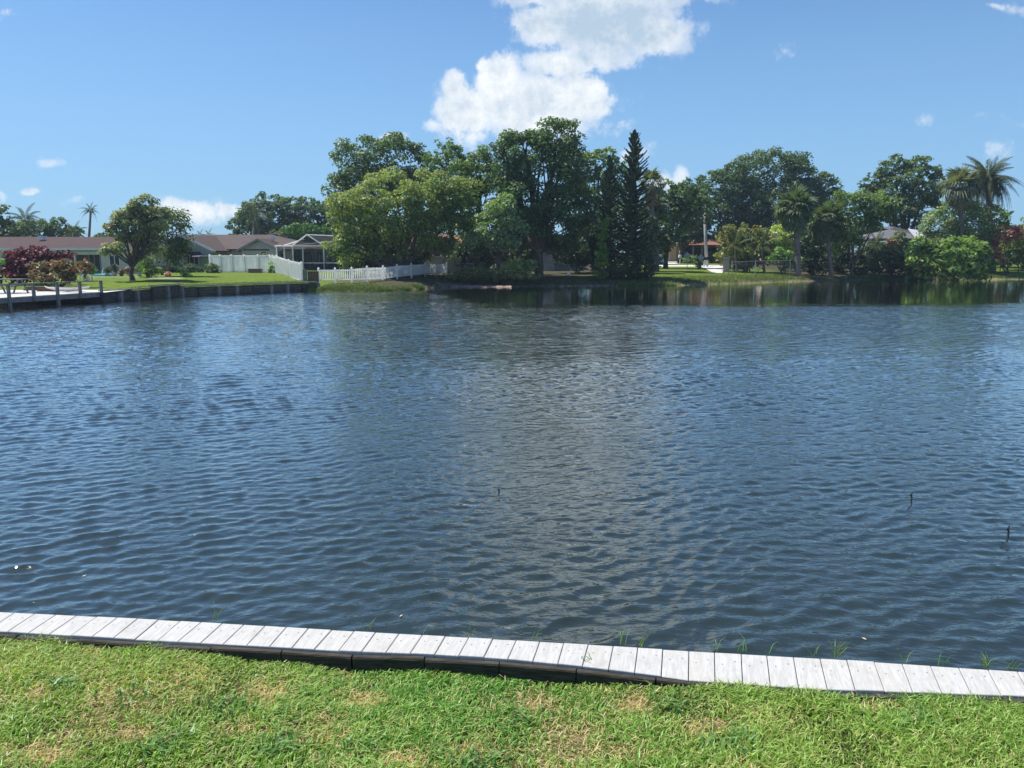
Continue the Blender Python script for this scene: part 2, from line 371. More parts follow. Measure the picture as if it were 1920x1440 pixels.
h1b = t.math('MULTIPLY', t.math('MULTIPLY', band(.17, R(-9), 3.2, 1.6), m2), t.math('MULTIPLY', far_, .008))
h2 = t.math('MULTIPLY', ripple(2.0, 5.6, R(-16), 2, .5, .3), t.mapr(wy, 10, 30, .013, .036))
h3 = t.math('MULTIPLY', ripple(6., 13., R(-34), 2.5, .6, .2), .0115)
hh = t.math('ADD', t.math('ADD', t.math('ADD', h1, h1b), h2), h3)
gust = t.mapr(t.noise(t.scalev(v, (.05, .09, 1), (0, 0, R(-20))), 1., 3, .55), .3, .7, .62, 1.2)
lim = t.math('ADD', 39.5, t.math('MULTIPLY', t.math('MAXIMUM', t.math('SUBTRACT', -1.0, wx), 0), 2.3))
lim = t.math('ADD', lim, t.math('MULTIPLY', t.math('MAXIMUM', t.math('SUBTRACT', wx, 24.), 0), .22))
edge = t.math('SUBTRACT', wy, t.math('ADD', lim, t.mapr(t.noise(t.scalev(v, (.12, .5, 1)), 1., 4, .6), .2, .8, -3., 3.)))
calm = t.mapr(edge, -2.5, 3., 1, .07, smooth=True)
amp = t.math('MULTIPLY', gust, calm)
bn = t.new('ShaderNodeBump'); bn.inputs['Strength'].default_value = 1; bn.inputs['Distance'].default_value = 1.
t.set(bn.inputs['Height'], t.math('MULTIPLY', hh, amp)); fr = t.new('ShaderNodeFresnel'); fr.inputs['IOR'].default_value = 1.34; t.l.new(bn.outputs[0], fr.inputs['Normal'])
gl = t.new('ShaderNodeBsdfGlossy'); gl.inputs['Roughness'].default_value = .03; gl.inputs[0].default_value = (1, 1, .97, 1); t.l.new(bn.outputs[0], gl.inputs['Normal'])
df = t.new('ShaderNodeBsdfDiffuse'); df.inputs[0].default_value = (.022, .033, .028, 1)
mx = t.new('ShaderNodeMixShader'); t.l.new(t.math('MULTIPLY_ADD', fr.outputs[0], 1.85, .018, clamp=True), mx.inputs[0]); t.l.new(df.outputs[0], mx.inputs[1]); t.l.new(gl.outputs[0], mx.inputs[2])
t.l.new(mx.outputs[0], t.n['Material Output'].inputs[0]); t.n.remove(b)
M['water'] = m
# the waves near the seawall are real relief: a grid that coarsens with distance, waves too short for it left to the bump
wr = np.random.default_rng(5)
gyr = np.geomspace(2.6, 66, 940); gyr = np.concatenate([[-12], gyr, [75, 90, 115]])
gu = np.concatenate([[-1], np.linspace(-.82, .82, 560), [1]])
XX = np.where(np.abs(gu)[None] < .99, gu[None]*np.maximum(gyr, 3)[:, None], np.sign(gu)[None]*200.); YYw = np.repeat(gyr[:, None], XX.shape[1], 1)
ds = np.gradient(gyr)[:, None]*1.; inside = (YYw > 2.4) & (YYw < 66.5) & (np.abs(XX) < 150)
gustn = np.clip(.55+1.3*(fbm(XX*.5, YYw, .13, 71, 3)-.35), .45, 1.25)
limn = 39.5+2.3*np.maximum(-1-XX, 0)+.22*np.maximum(XX-24, 0); calmn = 1-np.clip((YYw-limn+1)/4, 0, 1)*.93
patch = [.35+1.3*vnoise(XX*.55+7*k, YYw, .33, 80+k) for k in range(4)]
ZZ = np.zeros_like(XX); DX = np.zeros_like(XX); DY = np.zeros_like(XX); nc_ = 90
for k in range(nc_):
    lam = .095*(.62/.095)**(wr.random()**1.0); kk = 2*math.pi/lam; th_ = math.radians(-66+wr.normal(0, 15+14*(lam < .25))); dx_, dy_ = math.cos(th_), math.sin(th_)
    sl = .041*(1.4 if .12 < lam < .25 else (.85 if lam < .12 else .5)); amp_ = sl/kk; ph = kk*(XX*dx_+YYw*dy_)+wr.random()*6.283+1.1*np.sin(.7*XX*dy_+.5*YYw+k)
    wgt = np.clip((lam/ds-2.)/1.8, 0, 1)*patch[k % 4]*gustn*calmn*inside
    ZZ += amp_*wgt*np.sin(ph); c_ = amp_*wgt*np.cos(ph)*.8; DX += c_*dx_; DY += c_*dy_
V = np.stack([XX+DX, YYw+DY, ZZ], -1).reshape(-1, 3).astype(np.float32); nx, ny = XX.shape[1], XX.shape[0]; idx = np.arange(nx*ny).reshape(ny, nx)
Fq = np.stack([idx[:-1, :-1], idx[:-1, 1:], idx[1:, 1:], idx[1:, :-1]], -1).reshape(-1, 4).astype(np.int32)
me = bpy.data.meshes.new('water'); me.vertices.add(len(V)); me.vertices.foreach_set('co', V.ravel()); me.loops.add(Fq.size); me.loops.foreach_set('vertex_index', Fq.ravel())
me.polygons.add(len(Fq)); me.polygons.foreach_set('loop_start', np.arange(0, Fq.size, 4, dtype=np.int32)); me.polygons.foreach_set('loop_total', np.full(len(Fq), 4, np.int32)); me.update(calc_edges=True); me.shade_smooth()
me.materials.append(M['water']); tag(link(bpy.data.objects.new('water', me)), kind='structure')

# ---------------------------------------------------------------- near seawall, from the measured seams
BZ = .6
def lerp_tab(x, tab):
    if x <= tab[0][0]: (a, b), (c, d) = tab[0], tab[1]
    elif x >= tab[-1][0]: (a, b), (c, d) = tab[-2], tab[-1]
    else:
        for (a, b), (c, d) in zip(tab, tab[1:]):
            if x <= c: break
    return b+(d-b)*(x-a)/(c-a)
FAR = [(0,1147),(320,1163),(640,1182),(960,1200),(1280,1219.5),(1600,1238),(1920,1260)]
NEAR = [(0,1183),(278,1200),(640,1220),(800,1226),(940,1234),(1082,1248),(1230,1266),(1280,1274),(1542,1292),(1705,1297),(1879,1303),(1920,1305)]
fs = [65,105,143,182,220,258,297,338,377,417,457,497,537,578,622,664,704,748,792,835,879,924,968,1012,1057,1103,1150,1196,1243,1292,1340,1390,1438,1488,1538,1588,1639,1692,1745,1798,1853,1908]
ns = [14,53,92,133,173,213,253,295,333,376,418,462,505,547,589,635,678,723,769,815,860,907,952,999,1046,1092,1141,1190,1240,1291,1341,1393,1445,1498,1552,1604,1659,1712,1767,1822,1878,1933]
SA = [U(f, lerp_tab(f, FAR), BZ) for f in fs]; SB = [U(n_, lerp_tab(n_, NEAR), BZ) for n_ in ns]
dL = (SA[0]-SA[4])/4; dR = (SA[-1]-SA[-5])/4
for i in range(36):
    SA.insert(0, SA[0]+dL); SB.insert(0, SA[0]-Vector((0.012, .222, 0)))
for i in range(36):
    SA.append(SA[-1]+dR); SB.append(SA[-1]-Vector((.075, .235, 0)))
m, t, b = base_mat('composite_plank'); oc = t.new('ShaderNodeTexCoord').outputs['Object']; oi = t.new('ShaderNodeObjectInfo')
v = t.vmath('ADD', oc, t.vmath('SCALE', (7.3, 3.1, 5.7), None)); t.l.new(oi.outputs['Random'], t.n[-2].inputs['Scale']) if t.n[-2].type == 'VECT_MATH' and t.n[-2].operation == 'SCALE' else None
for nn in t.n:
    if nn.type == 'VECT_MATH' and nn.operation == 'SCALE': t.l.new(t.math('MULTIPLY', oi.outputs['Random'], 9.), nn.inputs['Scale'])
gr = t.noise(t.scalev(v, (30, 3.2, 8)), 1.6, 5, .6, 1.6)
gr2 = t.noise(t.scalev(v, (6, 3, 6)), 1., 4, .6)
c = t.mix(t.mapr(gr, .38, .62), (.54, .525, .495), (.43, .42, .395))
wp = t.new('ShaderNodeNewGeometry').outputs['Position']; c = t.mix(t.mapr(gr2, .5, .75, 0, .4), c, (.48, .45, .39)); c = t.mix(t.mapr(t.noise(wp, 7, 5, .7), .53, .70, 0, .6), c, (.36, .345, .30)); c = t.mix(t.mapr(t.noise(wp, 60, 3, .6), .66, .74, 0, .55), c, (.25, .24, .2)); c = t.mix(t.mapr(oi.outputs['Random'], 0, 1, 0, .16), c, (.43, .43, .43))
t.set(b.inputs['Base Color'], c); b.inputs['Roughness'].default_value = .75; b.inputs['Specular IOR Level'].default_value = .25
bn = t.new('ShaderNodeBump'); bn.inputs['Strength'].default_value = .5; bn.inputs['Distance'].default_value = .002; t.set(bn.inputs['Height'], gr); t.l.new(bn.outputs[0], b.inputs['Normal']); M['plank'] = m
M['fascia'] = mat('dark_timber', (.085, .075, .058), .9, .5, 3, .8, 5, stretch=(2.2, 8, 26), col2=(.035, .03, .022))
wall = thing('seawall', (0, 3.6, 0), 'low seawall capped with pale grey planks running across the lawn edge', 'seawall')
scr = MB().tube([(0, 0, -.004), (0, 0, .0012)], .0042, 7).mesh('screw', 'greymetal')
for i in range(len(SA)-1):
    a, b_, c_, d_ = SB[i], SB[i+1], SA[i+1], SA[i]
    u = (b_-a).normalized()*.002; u2 = (c_-d_).normalized()*.002
    q = [a+u, b_-u, c_-u2, d_+u2]; cen = sum(q, Vector())/4
    ang = math.atan2(*( (d_-a).normalized().yx ))-math.pi/2
    wm = Matrix.Translation(cen) @ Matrix.Rotation(ang, 4, 'Z'); inv = wm.inverted()
    lift = random.uniform(-.002, .002); T = .028; e = .003
    top = [inv @ (p_+Vector((0, 0, lift))) for p_ in q]
    ins = [Vector((p_.x*(1-.04), p_.y*(1-.02), p_.z)) for p_ in top]
    vs_ = ins+[p_-Vector((0, 0, e)) for p_ in top]+[p_-Vector((0, 0, T)) for p_ in top]
    fcs = [(0,1,2,3),(8+3,8+2,8+1,8)]+[(k+4, (k+1) % 4+4, (k+1) % 4, k) for k in range(4)]+[(k+8, (k+1) % 4+8, (k+1) % 4+4, k+4) for k in range(4)]
    po = inst('plank', MB().add(vs_, fcs).mesh('plank', 'plank'), wall, wm)
    for fx, fy in ((.27, .62), (.76, .74)) if 34 < i < 80 else ():
        s1 = q[0].lerp(q[1], fx); s2 = q[3].lerp(q[2], fx); sc = s1.lerp(s2, fy+random.uniform(-.03, .03))
        inst('screw', scr, po, Matrix.Translation(sc+Vector((0, 0, lift+.0005))))
# fascia timbers below the near edge, each a little askew
FJ = [-400,-260,-110,38,152,278,400,532,663,798,938,1082,1230,1385,1542,1705,1879,2060,2240,2430]
def lawn_drop(x):      # how far the lawn lies under the cap, in metres
    return np.interp(x, [-3, -2.4, -1.8, -1.2, -.9, -.5, -.1, .3, .6, .9, 1.5, 2.0, 2.6, 4], [.045, .05, .055, .08, .10, .095, .105, .095, .055, .025, .028, .035, .05, .06])
for i in range(len(FJ)-1):
    p0 = U(FJ[i], lerp_tab(FJ[i], NEAR), BZ); p1 = U(FJ[i+1], lerp_tab(FJ[i+1], NEAR), BZ)
    n = Vector((p1.y-p0.y, -(p1.x-p0.x), 0)).normalized(); jl, jr = random.uniform(.004, .016), random.uniform(.012, .028)
    off = n*.021; a = p0+off; b_ = p1+off; d = (b_-a).normalized(); a += d*.004; b_ -= d*.004
    a.z = BZ+.000-jl-.085; b_.z = BZ-jr*.5-.085
    sect = [(-.019, -.085), (.019, -.085), (.019, .073), (.012, .083), (-.004, .087), (-.015, .084), (-.019, .075)]
    vv = []
    for p_ in (a, b_): vv += [p_+n*(-s_)+Vector((0, 0, h_)) for s_, h_ in sect]
    k = len(sect); fcs = [tuple(range(k)), tuple(range(2*k-1, k-1, -1))]+[(j+k, (j+1) % k+k, (j+1) % k, j) for j in range(k)]
    MB().add(vv, fcs).build('fascia_board', 'fascia', wall)
# sheet boards on the water side
for i in range(0, len(SA)-3, 3):
    a, b_ = SA[i]-Vector((0, .03, 0)), SA[i+3]-Vector((0, .03, 0))
    MB().beam(Vector((a.x, a.y, .1)), Vector((b_.x-.004, b_.y, .1)), .05, .94).build('sheet_board', 'oldwood', wall)

# ---------------------------------------------------------------- near lawn
edge_x = np.array([p_.x for p_ in SB]); edge_y = np.array([p_.y for p_ in SB])
def near_y(x): return np.interp(x, edge_x, edge_y)
def near_y2(x):
    x = np.asarray(x, float); y = near_y(x)
    y = np.where(x < edge_x[0], edge_y[0]+(x-edge_x[0])*(dL.y/dL.x), y); return np.where(x > edge_x[-1], edge_y[-1]+(x-edge_x[-1])*(dR.y/dR.x), y)
def lz(x, y): return BZ-lawn_drop(x)+.012*(fbm(x, y, 1.3, 21)-.5)*np.clip((near_y2(x)-y)*4, 0, 1)
DRY = [(680,1310,60,22),(1000,1315,80,22),(500,1300,70,28),(450,1372,60,18),(250,1385,60,16),(60,1310,50,20),(1120,1415,120,24),(1430,1365,60,18),(1640,1345,60,12),(1180,1330,60,26),(80,1430,80,20),(880,1400,60,20),(1320,1385,60,16),(760,1425,70,18)]
DRYW = [(U(a, b, .52), c*2.6/F*1.0, d*2.6/F*2.0) for a, b, c, d in DRY]
def dryness(x, y):
    n = fbm(x, y, 2.2, 5, 4); d = np.clip((n-.5)*3., 0, 1)*.55
    for p_, rx, ry in DRYW: d = np.maximum(d, np.exp(-(((x-p_.x)/rx)**2+((y-p_.y)/ry)**2)**.8)*.8*np.clip(.35+1.3*vnoise(x, y, 9, 8), 0, 1))
    d = d*np.clip(.25+1.5*fbm(x, y, 7., 19), 0, 1.1); fade = np.clip((x-1.1)/1.2, 0, 1); return d*(1-.55*fade)
def ncol(x, y):
    d = np.clip(dryness(x, y)*1.2, 0, 1)[:, None]; return np.array((.045, .065, .02))*(1-d)+np.array((.30, .22, .12))*d
xs2 = np.unique(np.concatenate([-np.geomspace(6, 300, 16)[::-1], np.arange(-6, 6.01, .06), np.geomspace(6, 300, 16)]))
tt = np.concatenate([np.linspace(0, 2.2, 45), np.geomspace(2.4, 250, 22)])
Xn = np.repeat(xs2[None], len(tt), 0); Yn = near_y2(xs2)[None]-.001-tt[:, None]
Zn = lz(Xn, Yn); 
V = np.stack([Xn, Yn, Zn], -1).reshape(-1, 3); idx = np.arange(V.shape[0]).reshape(len(tt), len(xs2))
Fq = np.stack([idx[1:, :-1], idx[1:, 1:], idx[:-1, 1:], idx[:-1, :-1]], -1).reshape(-1, 4)
me = bpy.data.meshes.new('lawn'); me.from_pydata(V.tolist(), [], Fq.tolist()); me.shade_smooth()
a = me.color_attributes.new('Col', 'FLOAT_COLOR', 'POINT'); c4 = np.ones((len(V), 4), np.float32); c4[:, :3] = ncol(V[:, 0], V[:, 1]); a.data.foreach_set('color', c4.ravel())
me.materials.append(M['ground']); tag(link(bpy.data.objects.new('lawn', me)), kind='structure')

def blades(x, y, z, h, w, col, lean, seed=1, segs=2):
    """curved grass blades: 3 pairs of points narrowing to a tip -> quads"""
    r = np.random.default_rng(seed); n = len(x); th = r.random(n)*2*math.pi; side = np.stack([np.cos(th), np.sin(th), np.zeros(n)], -1)
    la = r.normal(.7, 1.3, n); ld = np.stack([np.cos(la), np.sin(la), np.zeros(n)], -1)*lean[:, None]
    p0 = np.stack([x, y, z], -1); up = np.array((0, 0, 1.))
    p1 = p0+up*h[:, None]*.55+ld*h[:, None]*.35; p2 = p0+up*h[:, None]*(1-.35*lean[:, None])+ld*h[:, None]*1.0
    s0 = side*w[:, None]/2; 
    V = np.stack([p0-s0, p0+s0, p1+s0*.9, p1-s0*.9, p1-s0*.9, p1+s0*.9, p2+s0*.12, p2-s0*.12], 1).reshape(-1, 3)
    C = np.repeat(col, 2, axis=0); return V, C
NB = 200000
r = np.random.default_rng(11); bx = r.uniform(-4.6, 4.6, NB); by = near_y2(bx)-.03-r.random(NB)**1.25*1.9
dn = dryness(bx, by); tuft = fbm(bx, by, 3.5, 33); keep = r.random(NB) < np.clip(.95-.3*dn+1.1*(tuft-.5), .15, 1); bx, by, dn, tuft = bx[keep], by[keep], dn[keep], tuft[keep]
n = len(bx); isdry = r.random(n) < np.clip(dn*1.15+.13, 0, .9)
hue = fbm(bx, by, 1.1, 44); rr = r.random(n)
r2 = rr**2; green = np.stack([.12+.30*r2+.18*(hue-.45), .25+.42*r2+.06*(hue-.45), .03+.14*r2], -1)  # the few brightest blades carry the lawn's highlights in their colour
khaki = r.random(n) < .25+.9*(fbm(bx, by, 1.9, 55)-.4); green = np.where(khaki[:, None], np.stack([.28+.26*rr, .36+.30*rr, .09+.13*rr], -1), green)
dry = np.stack([.52+.28*rr, .42+.26*rr, .20+.16*rr], -1)
col = np.clip(np.where(isdry[:, None], dry, green), .01, 1)
hgt = np.where(isdry, .030, .044)*(0.6+.8*r.random(n))*(.55+1.5*(tuft-.2))*(1-.3*dn)
gx, gy = bx, by
Vb, Cb = blades(bx, by, lz(bx, by)-.002, hgt, .0045+.0045*r.random(n)**2, col, np.clip(.5+.9*r.random(n)+.5*isdry, 0, 1.6), 3)
# dead thatch lying flat, and a few broad dark weeds
nt_ = 16000; tx = r.uniform(-4.4, 4.4, nt_); ty = near_y2(tx)-.03-r.random(nt_)*1.8; kt = r.random(nt_) < .12+dryness(tx, ty)*1.4; tx, ty = tx[kt], ty[kt]; q_ = r.random(len(tx))
Vt, Ct = blades(tx, ty, lz(tx, ty)+.012+.012*r.random(len(tx)), .018+.012*q_, np.full(len(tx), .0045), np.stack([.50+.3*q_, .40+.27*q_, .2+.18*q_], -1), np.full(len(tx), 2.2), 17)
wx_, wy_ = [], []
for (a_, b__, n_) in ((520,1400,60),(430,1335,40),(230,1325,30),(300,1410,40),(880,1425,50),(660,1405,30),(1250,1340,30),(120,1300,40),(1380,1420,40),(1700,1370,30),(980,1350,25)):
    p_ = U(a_, b__, .52); wx_.append(r.normal(p_.x, .06, n_)); wy_.append(r.normal(p_.y, .045, n_))
wx_ = np.concatenate(wx_); wy_ = np.concatenate(wy_); q_ = r.random(len(wx_))
Vw, Cw = blades(wx_, wy_, lz(wx_, wy_), .05+.03*q_, .008+.006*q_, np.stack([.10+.10*q_, .20+.16*q_, .06+.05*q_], -1), .6+.8*r.random(len(wx_)), 18)
Vb = np.concatenate([Vb, Vt, Vw]); Cb = np.concatenate([Cb, Ct, Cw])
quads_obj('grass', Vb, Cb, 'grass', kind='stuff', label='short green and straw coloured lawn grass in front of the seawall', cat='grass')

# ---------------------------------------------------------------- grass sprigs growing through the seawall's water edge
def sprig(p, n, h, k):
    r = np.random.default_rng(100+k); x = p.x+r.normal(0, .012, n); y = p.y+r.uniform(0, .02, n)
    col = np.stack([.12+.1*r.random(n), .22+.1*r.random(n), .05+.03*r.random(n)], -1)
    V, C = blades(x, y, np.full(n, p.z), h*(.6+.6*r.random(n)), np.full(n, .0045), col, .3+1.1*r.random(n), 200+k)
    return V, C
sprigs = [(400,3,.10,'single tall blades'),(690,3,.07,'short dark tuft'),(790,3,.06,'low pair of blades'),(880,4,.07,'arched blade tuft'),(1000,4,.07,'pale curling tuft'),(1165,6,.09,'wide leaning tuft'),(1200,5,.08,'arching pair of stems'),
          (1345,3,.08,''),(1390,6,.08,''),(1440,3,.06,''),(1525,4,.06,''),(1570,9,.11,''),(1700,4,.06,''),(1770,5,.07,''),(1850,9,.08,''),(1900,6,.08,'')]
where = ['left end of the seawall, standing alone','left of the middle, dark and short','just left of the middle planks','middle left, bent over one plank','in the middle of the seawall edge','middle right, leaning left','beside the middle seam, arching right',
         'right of the middle, thin blades','sticking up past two straight seams','short and straight, right half','small, left of the largest tuft','largest tuft, bushy, right half of the seawall','short, between two tufts at right','leaning right near the right end','second tuft from the right end','rightmost tuft at the seawall end']
for k, (px, n_, h, _) in enumerate(sprigs):
    p_ = U(px, lerp_tab(px, FAR)-1, BZ-.03); p_.y += .006
    V_, C_ = sprig(p_, n_, h*.72+.03, k)
    quads_obj('grass_tuft', V_, C_, 'grass', label='green grass tuft behind the planks, '+where[k], cat='grass tuft', group='grass tufts along the seawall')
p_ = U(1098, 1238, BZ); V_, C_ = sprig(p_, 5, .05, 40); quads_obj('grass_tuft', V_, C_, 'grass', label='small grass tuft rooted in a seam on top of the planks', cat='grass tuft')

# ---------------------------------------------------------------- foliage
nleaf = 0; TG = 2.45
def leaves(lobes, leaf, tint, seed, dens=1., rc=None, warmtop=None, droop=0., cull=True, flow=None):
    global nleaf
    r = np.random.default_rng(seed); L = np.array([[l[0], l[1], l[2], l[3], l[4], l[5]] for l in lobes]); Vs = []; Cs = []
    for li, l in enumerate(L):
        c = l[:3]; ra = l[3:]; rm = (ra[0]*ra[1]*ra[2])**(1/3); rcl = (rc or np.clip(.22*rm, .35, 1.15))*.9
        A = 4*math.pi*rm*rm; nc = max(6, int(1.75*dens*A/(math.pi*rcl*rcl)))
        u = r.normal(size=(nc, 3)); u /= np.linalg.norm(u, axis=1)[:, None]
        lob = 1+.26*np.sin(u[:, 0]*4.3+li*1.7+seed)*np.sin(u[:, 2]*5.1+li*2.3+seed*.7)+np.where(r.random(nc) < .1, .16, 0)
        rad = np.where(r.random(nc) < .78, r.uniform(.82, 1.04, nc), r.uniform(.35, .8, nc))*lob
        k = np.ones(nc, bool)
        if cull: k &= ~((u[:, 1] > .45) & (r.random(nc) < .6))
        P_ = c+u*ra*rad[:, None]
        for lj, l2 in enumerate(L):
            if lj != li: k &= (np.linalg.norm((P_-l2[:3])/l2[3:], axis=1) > .72) | (r.random(nc) < .12)
        P_, u = P_[k], u[k]; nc = len(P_)
        if nc == 0: continue
        cr = rcl*r.uniform(.6, 1.35, nc); nl = np.maximum(8, (.95*dens*2*math.pi*cr**2/leaf**2)).astype(int)
        ci = np.repeat(np.arange(nc), nl); n = len(ci)
        w = r.normal(size=(n, 3)); w /= np.linalg.norm(w, axis=1)[:, None]
        w[:, 2] = np.where((w[:, 2] < -.2) & (r.random(n) < .6), -w[:, 2], w[:, 2])
        rr_ = np.where(r.random(n) < .75, r.uniform(.7, 1.05, n), r.uniform(.2, .8, n))
        p = P_[ci]+w*(cr[ci]*rr_)[:, None]*np.array((1, 1, .72)); p[:, 2] -= droop*r.random(n)*cr[ci]
        nn = w*.7+r.normal(size=(n, 3))*.55+np.array((0, 0, .55)); nn /= np.linalg.norm(nn, axis=1)[:, None]
        t1 = np.cross(nn, r.normal(size=(n, 3))); t1 /= np.linalg.norm(t1, axis=1)[:, None]; t2 = np.cross(nn, t1)
        s = leaf*r.uniform(.65, 1.35, n)
        a_ = t1*(s*.72)[:, None]; b2 = t2*(s*.42)[:, None]
        Vs.append(np.stack([p-a_, p-b2, p+a_, p+b2], 1).reshape(-1, 3))
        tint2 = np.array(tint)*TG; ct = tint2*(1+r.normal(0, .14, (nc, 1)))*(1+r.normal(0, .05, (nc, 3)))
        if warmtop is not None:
            wt = np.clip(u[:, 2]*.9+.25+r.normal(0, .2, nc)-.25*u[:, 0], 0, 1)[:, None]; ct = ct*(1-wt)+np.array(warmtop)*TG*wt  # sunlight on crown tops and the left side, mixed into the leaf colour
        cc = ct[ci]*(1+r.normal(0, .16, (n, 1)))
        if flow is not None:
            fmask = r.random(n) < flow[1]; cc = np.where(fmask[:, None], np.array(flow[0])*(1+r.normal(0, .2, (n, 1))), cc)
        Cs.append(np.clip(cc, .004, 1)); nleaf += n
    return np.concatenate(Vs), np.concatenate(Cs)
def lobe(px, py, rx, ry, Y, dY=0., ryd=None):
    p_ = W(px, py, Y+dY); s = mpp(Y+dY); return (p_.x, p_.y, p_.z, rx*s, (ryd if ryd else rx*.8)*s, ry*s)
def trunk_mb(b0, lobes, r0, fork=.35, seed=0, top=None, sub=3):
    r = random.Random(seed); mb = MB(); c = Vector((sum(l[0] for l in lobes)/len(lobes), sum(l[1] for l in lobes)/len(lobes), sum(l[2] for l in lobes)/len(lobes)))
    hb = b0.copy(); hb.z -= .3; tz = b0.z+(c.z-b0.z)*fork; f = Vector((b0.x+(c.x-b0.x)*.25, b0.y+(c.y-b0.y)*.25, tz))
    mid = hb.lerp(f, .5)+Vector((r.uniform(-.15, .15), 0, 0))
    mb.tube([hb, hb+Vector((0, 0, .5)), mid, f, f+Vector((0, 0, r0))], [r0*1.5, r0*1.05, r0*.88, r0*.8, r0*.3], 9)
    for l in lobes:
        e = Vector(l[:3]); v = e-f; pts = [f-Vector((0, 0, .2)), f+v*.3+Vector((0, 0, -.05*v.length)), f+v*.65+Vector((r.uniform(-.3, .3), 0, .06*v.length)), e]
        mb.tube(pts, [r0*.55, r0*.42, r0*.28, r0*.12], 7)
        for k in range(sub):
            s_ = pts[1].lerp(pts[3], r.uniform(.1, .9)); a = r.uniform(0, 6.28); q = Vector((math.cos(a)*l[3], math.sin(a)*l[4], r.uniform(-.3, .75)*l[5]))*.8
            m_ = s_.lerp(e+q, .5)+Vector((0, 0, .1*l[5])); mb.tube([s_, m_, e+q], [r0*.2, r0*.13, r0*.04], 5)
    return mb
seedc = [50]
def tree(name, label, Y, bpx, lobes, tint, leaf=None, r0=.25, cat='tree', group=None, dens=1., rc=None, warmtop=None, fork=.35, bY=0, droop=0., flow=None, trans='leaf', sub=3, trunk=True, cull=True):
    seedc[0] += 1; b0 = base(bpx, Y+bY); th = thing(name, b0, label, cat, group)
    warmtop = warmtop or tuple(c_*k_ for c_, k_ in zip(tint, (1.45, 1.4, 1.15)))  # default: a brighter tint that paints the crown top as lit
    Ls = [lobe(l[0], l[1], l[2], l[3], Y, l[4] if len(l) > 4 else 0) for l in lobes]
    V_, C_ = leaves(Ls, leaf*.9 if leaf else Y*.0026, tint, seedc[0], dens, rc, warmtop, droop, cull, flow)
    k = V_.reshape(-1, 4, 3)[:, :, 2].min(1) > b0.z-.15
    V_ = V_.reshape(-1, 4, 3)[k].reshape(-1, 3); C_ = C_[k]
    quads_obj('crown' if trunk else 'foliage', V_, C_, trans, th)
    if trunk: trunk_mb(b0, Ls, r0, fork, seedc[0], sub=sub).build('trunk', 'bark', th, smooth=True)
    else:
        mb = MB()
        for k in range(7):
            a = k*.9; mb.tube([b0+Vector((.15*math.cos(a), .15*math.sin(a), -.1)), b0.lerp(Vector(Ls[k % len(Ls)][:3]), .9)+Vector((.3*math.cos(a)*Ls[0][3], .2*math.sin(a), 0))], [.05, .02], 5)
        mb.build('stem', 'bark', th)
    return th
DK = (.040, .062, .026); MD = (.052, .082, .028); GR = (.062, .095, .040); DKF = (.034, .054, .024); YG = (.15, .17, .035); BR = (.085, .15, .03)

# background, far left
tree('broadleaf_tree', 'dark tree cut by the left edge of the photo behind the red-brown roof', 98, -8, [(-25,440,40,40),(5,418,16,30),(-30,405,30,26),(30,440,30,24)], DK, .3, .3)
tree('broadleaf_tree', 'low dark trees mass behind the roof, left of the thin tall palm', 104, 85, [(75,435,30,20),(108,430,24,18),(135,438,20,12),(55,440,30,20)], DK, .3, .25)
tree('broadleaf_tree', 'small far tree just above the roof right of the thin tall palm', 112, 200, [(195,446,18,8),(215,440,14,8)], GR, .3, .2)
# behind the grey-brown roof
tree('broadleaf_tree', 'wide dark tree behind the grey-brown roof, left half of the rounded mass', 118, 480, [(500,405,50,32),(462,420,28,26),(540,398,40,25),(475,440,40,22),(530,432,50,26)], (.04,.06,.034), .33, .4, dens=1.1)
tree('broadleaf_tree', 'dark tree behind the screened porch, right half of the rounded mass', 122, 585, [(580,405,42,28),(620,410,40,32),(575,436,50,22),(630,440,40,24)], (.036,.058,.03), .33, .4, dens=1.1)
tree('broadleaf_tree', 'bright green low tree above the right end of the grey-brown roof', 106, 568, [(570,432,36,12),(600,436,20,12)], (.03,.065,.016), .28, .2)
# left yard
tree('olive_tree', 'grey-green open tree with a forked grey trunk on the left lawn', 54, 254, [(268,384,18,12),(250,400,18,14),(224,414,18,13),(209,432,12,12),(280,404,20,16,1),(303,402,14,12,1),(255,424,24,16),(285,428,22,16,1),(236,444,18,10),(214,466,20,9,-1),(196,470,10,6,-1),(262,450,16,14,1),(290,455,18,18,1),(302,428,12,14),(264,478,14,10,1)], (.085,.098,.055), .15, .17, rc=.36, fork=.34, dens=1.25, warmtop=(.14,.15,.08), sub=2)
tree('weeping_tree', 'dark dense drooping tree right of the forked trunk tree', 60, 322, [(318,408,26,18),(322,440,27,34),(330,470,14,22),(305,450,20,30)], (.048,.068,.032), .17, .16, rc=.55, droop=1.2, fork=.5)
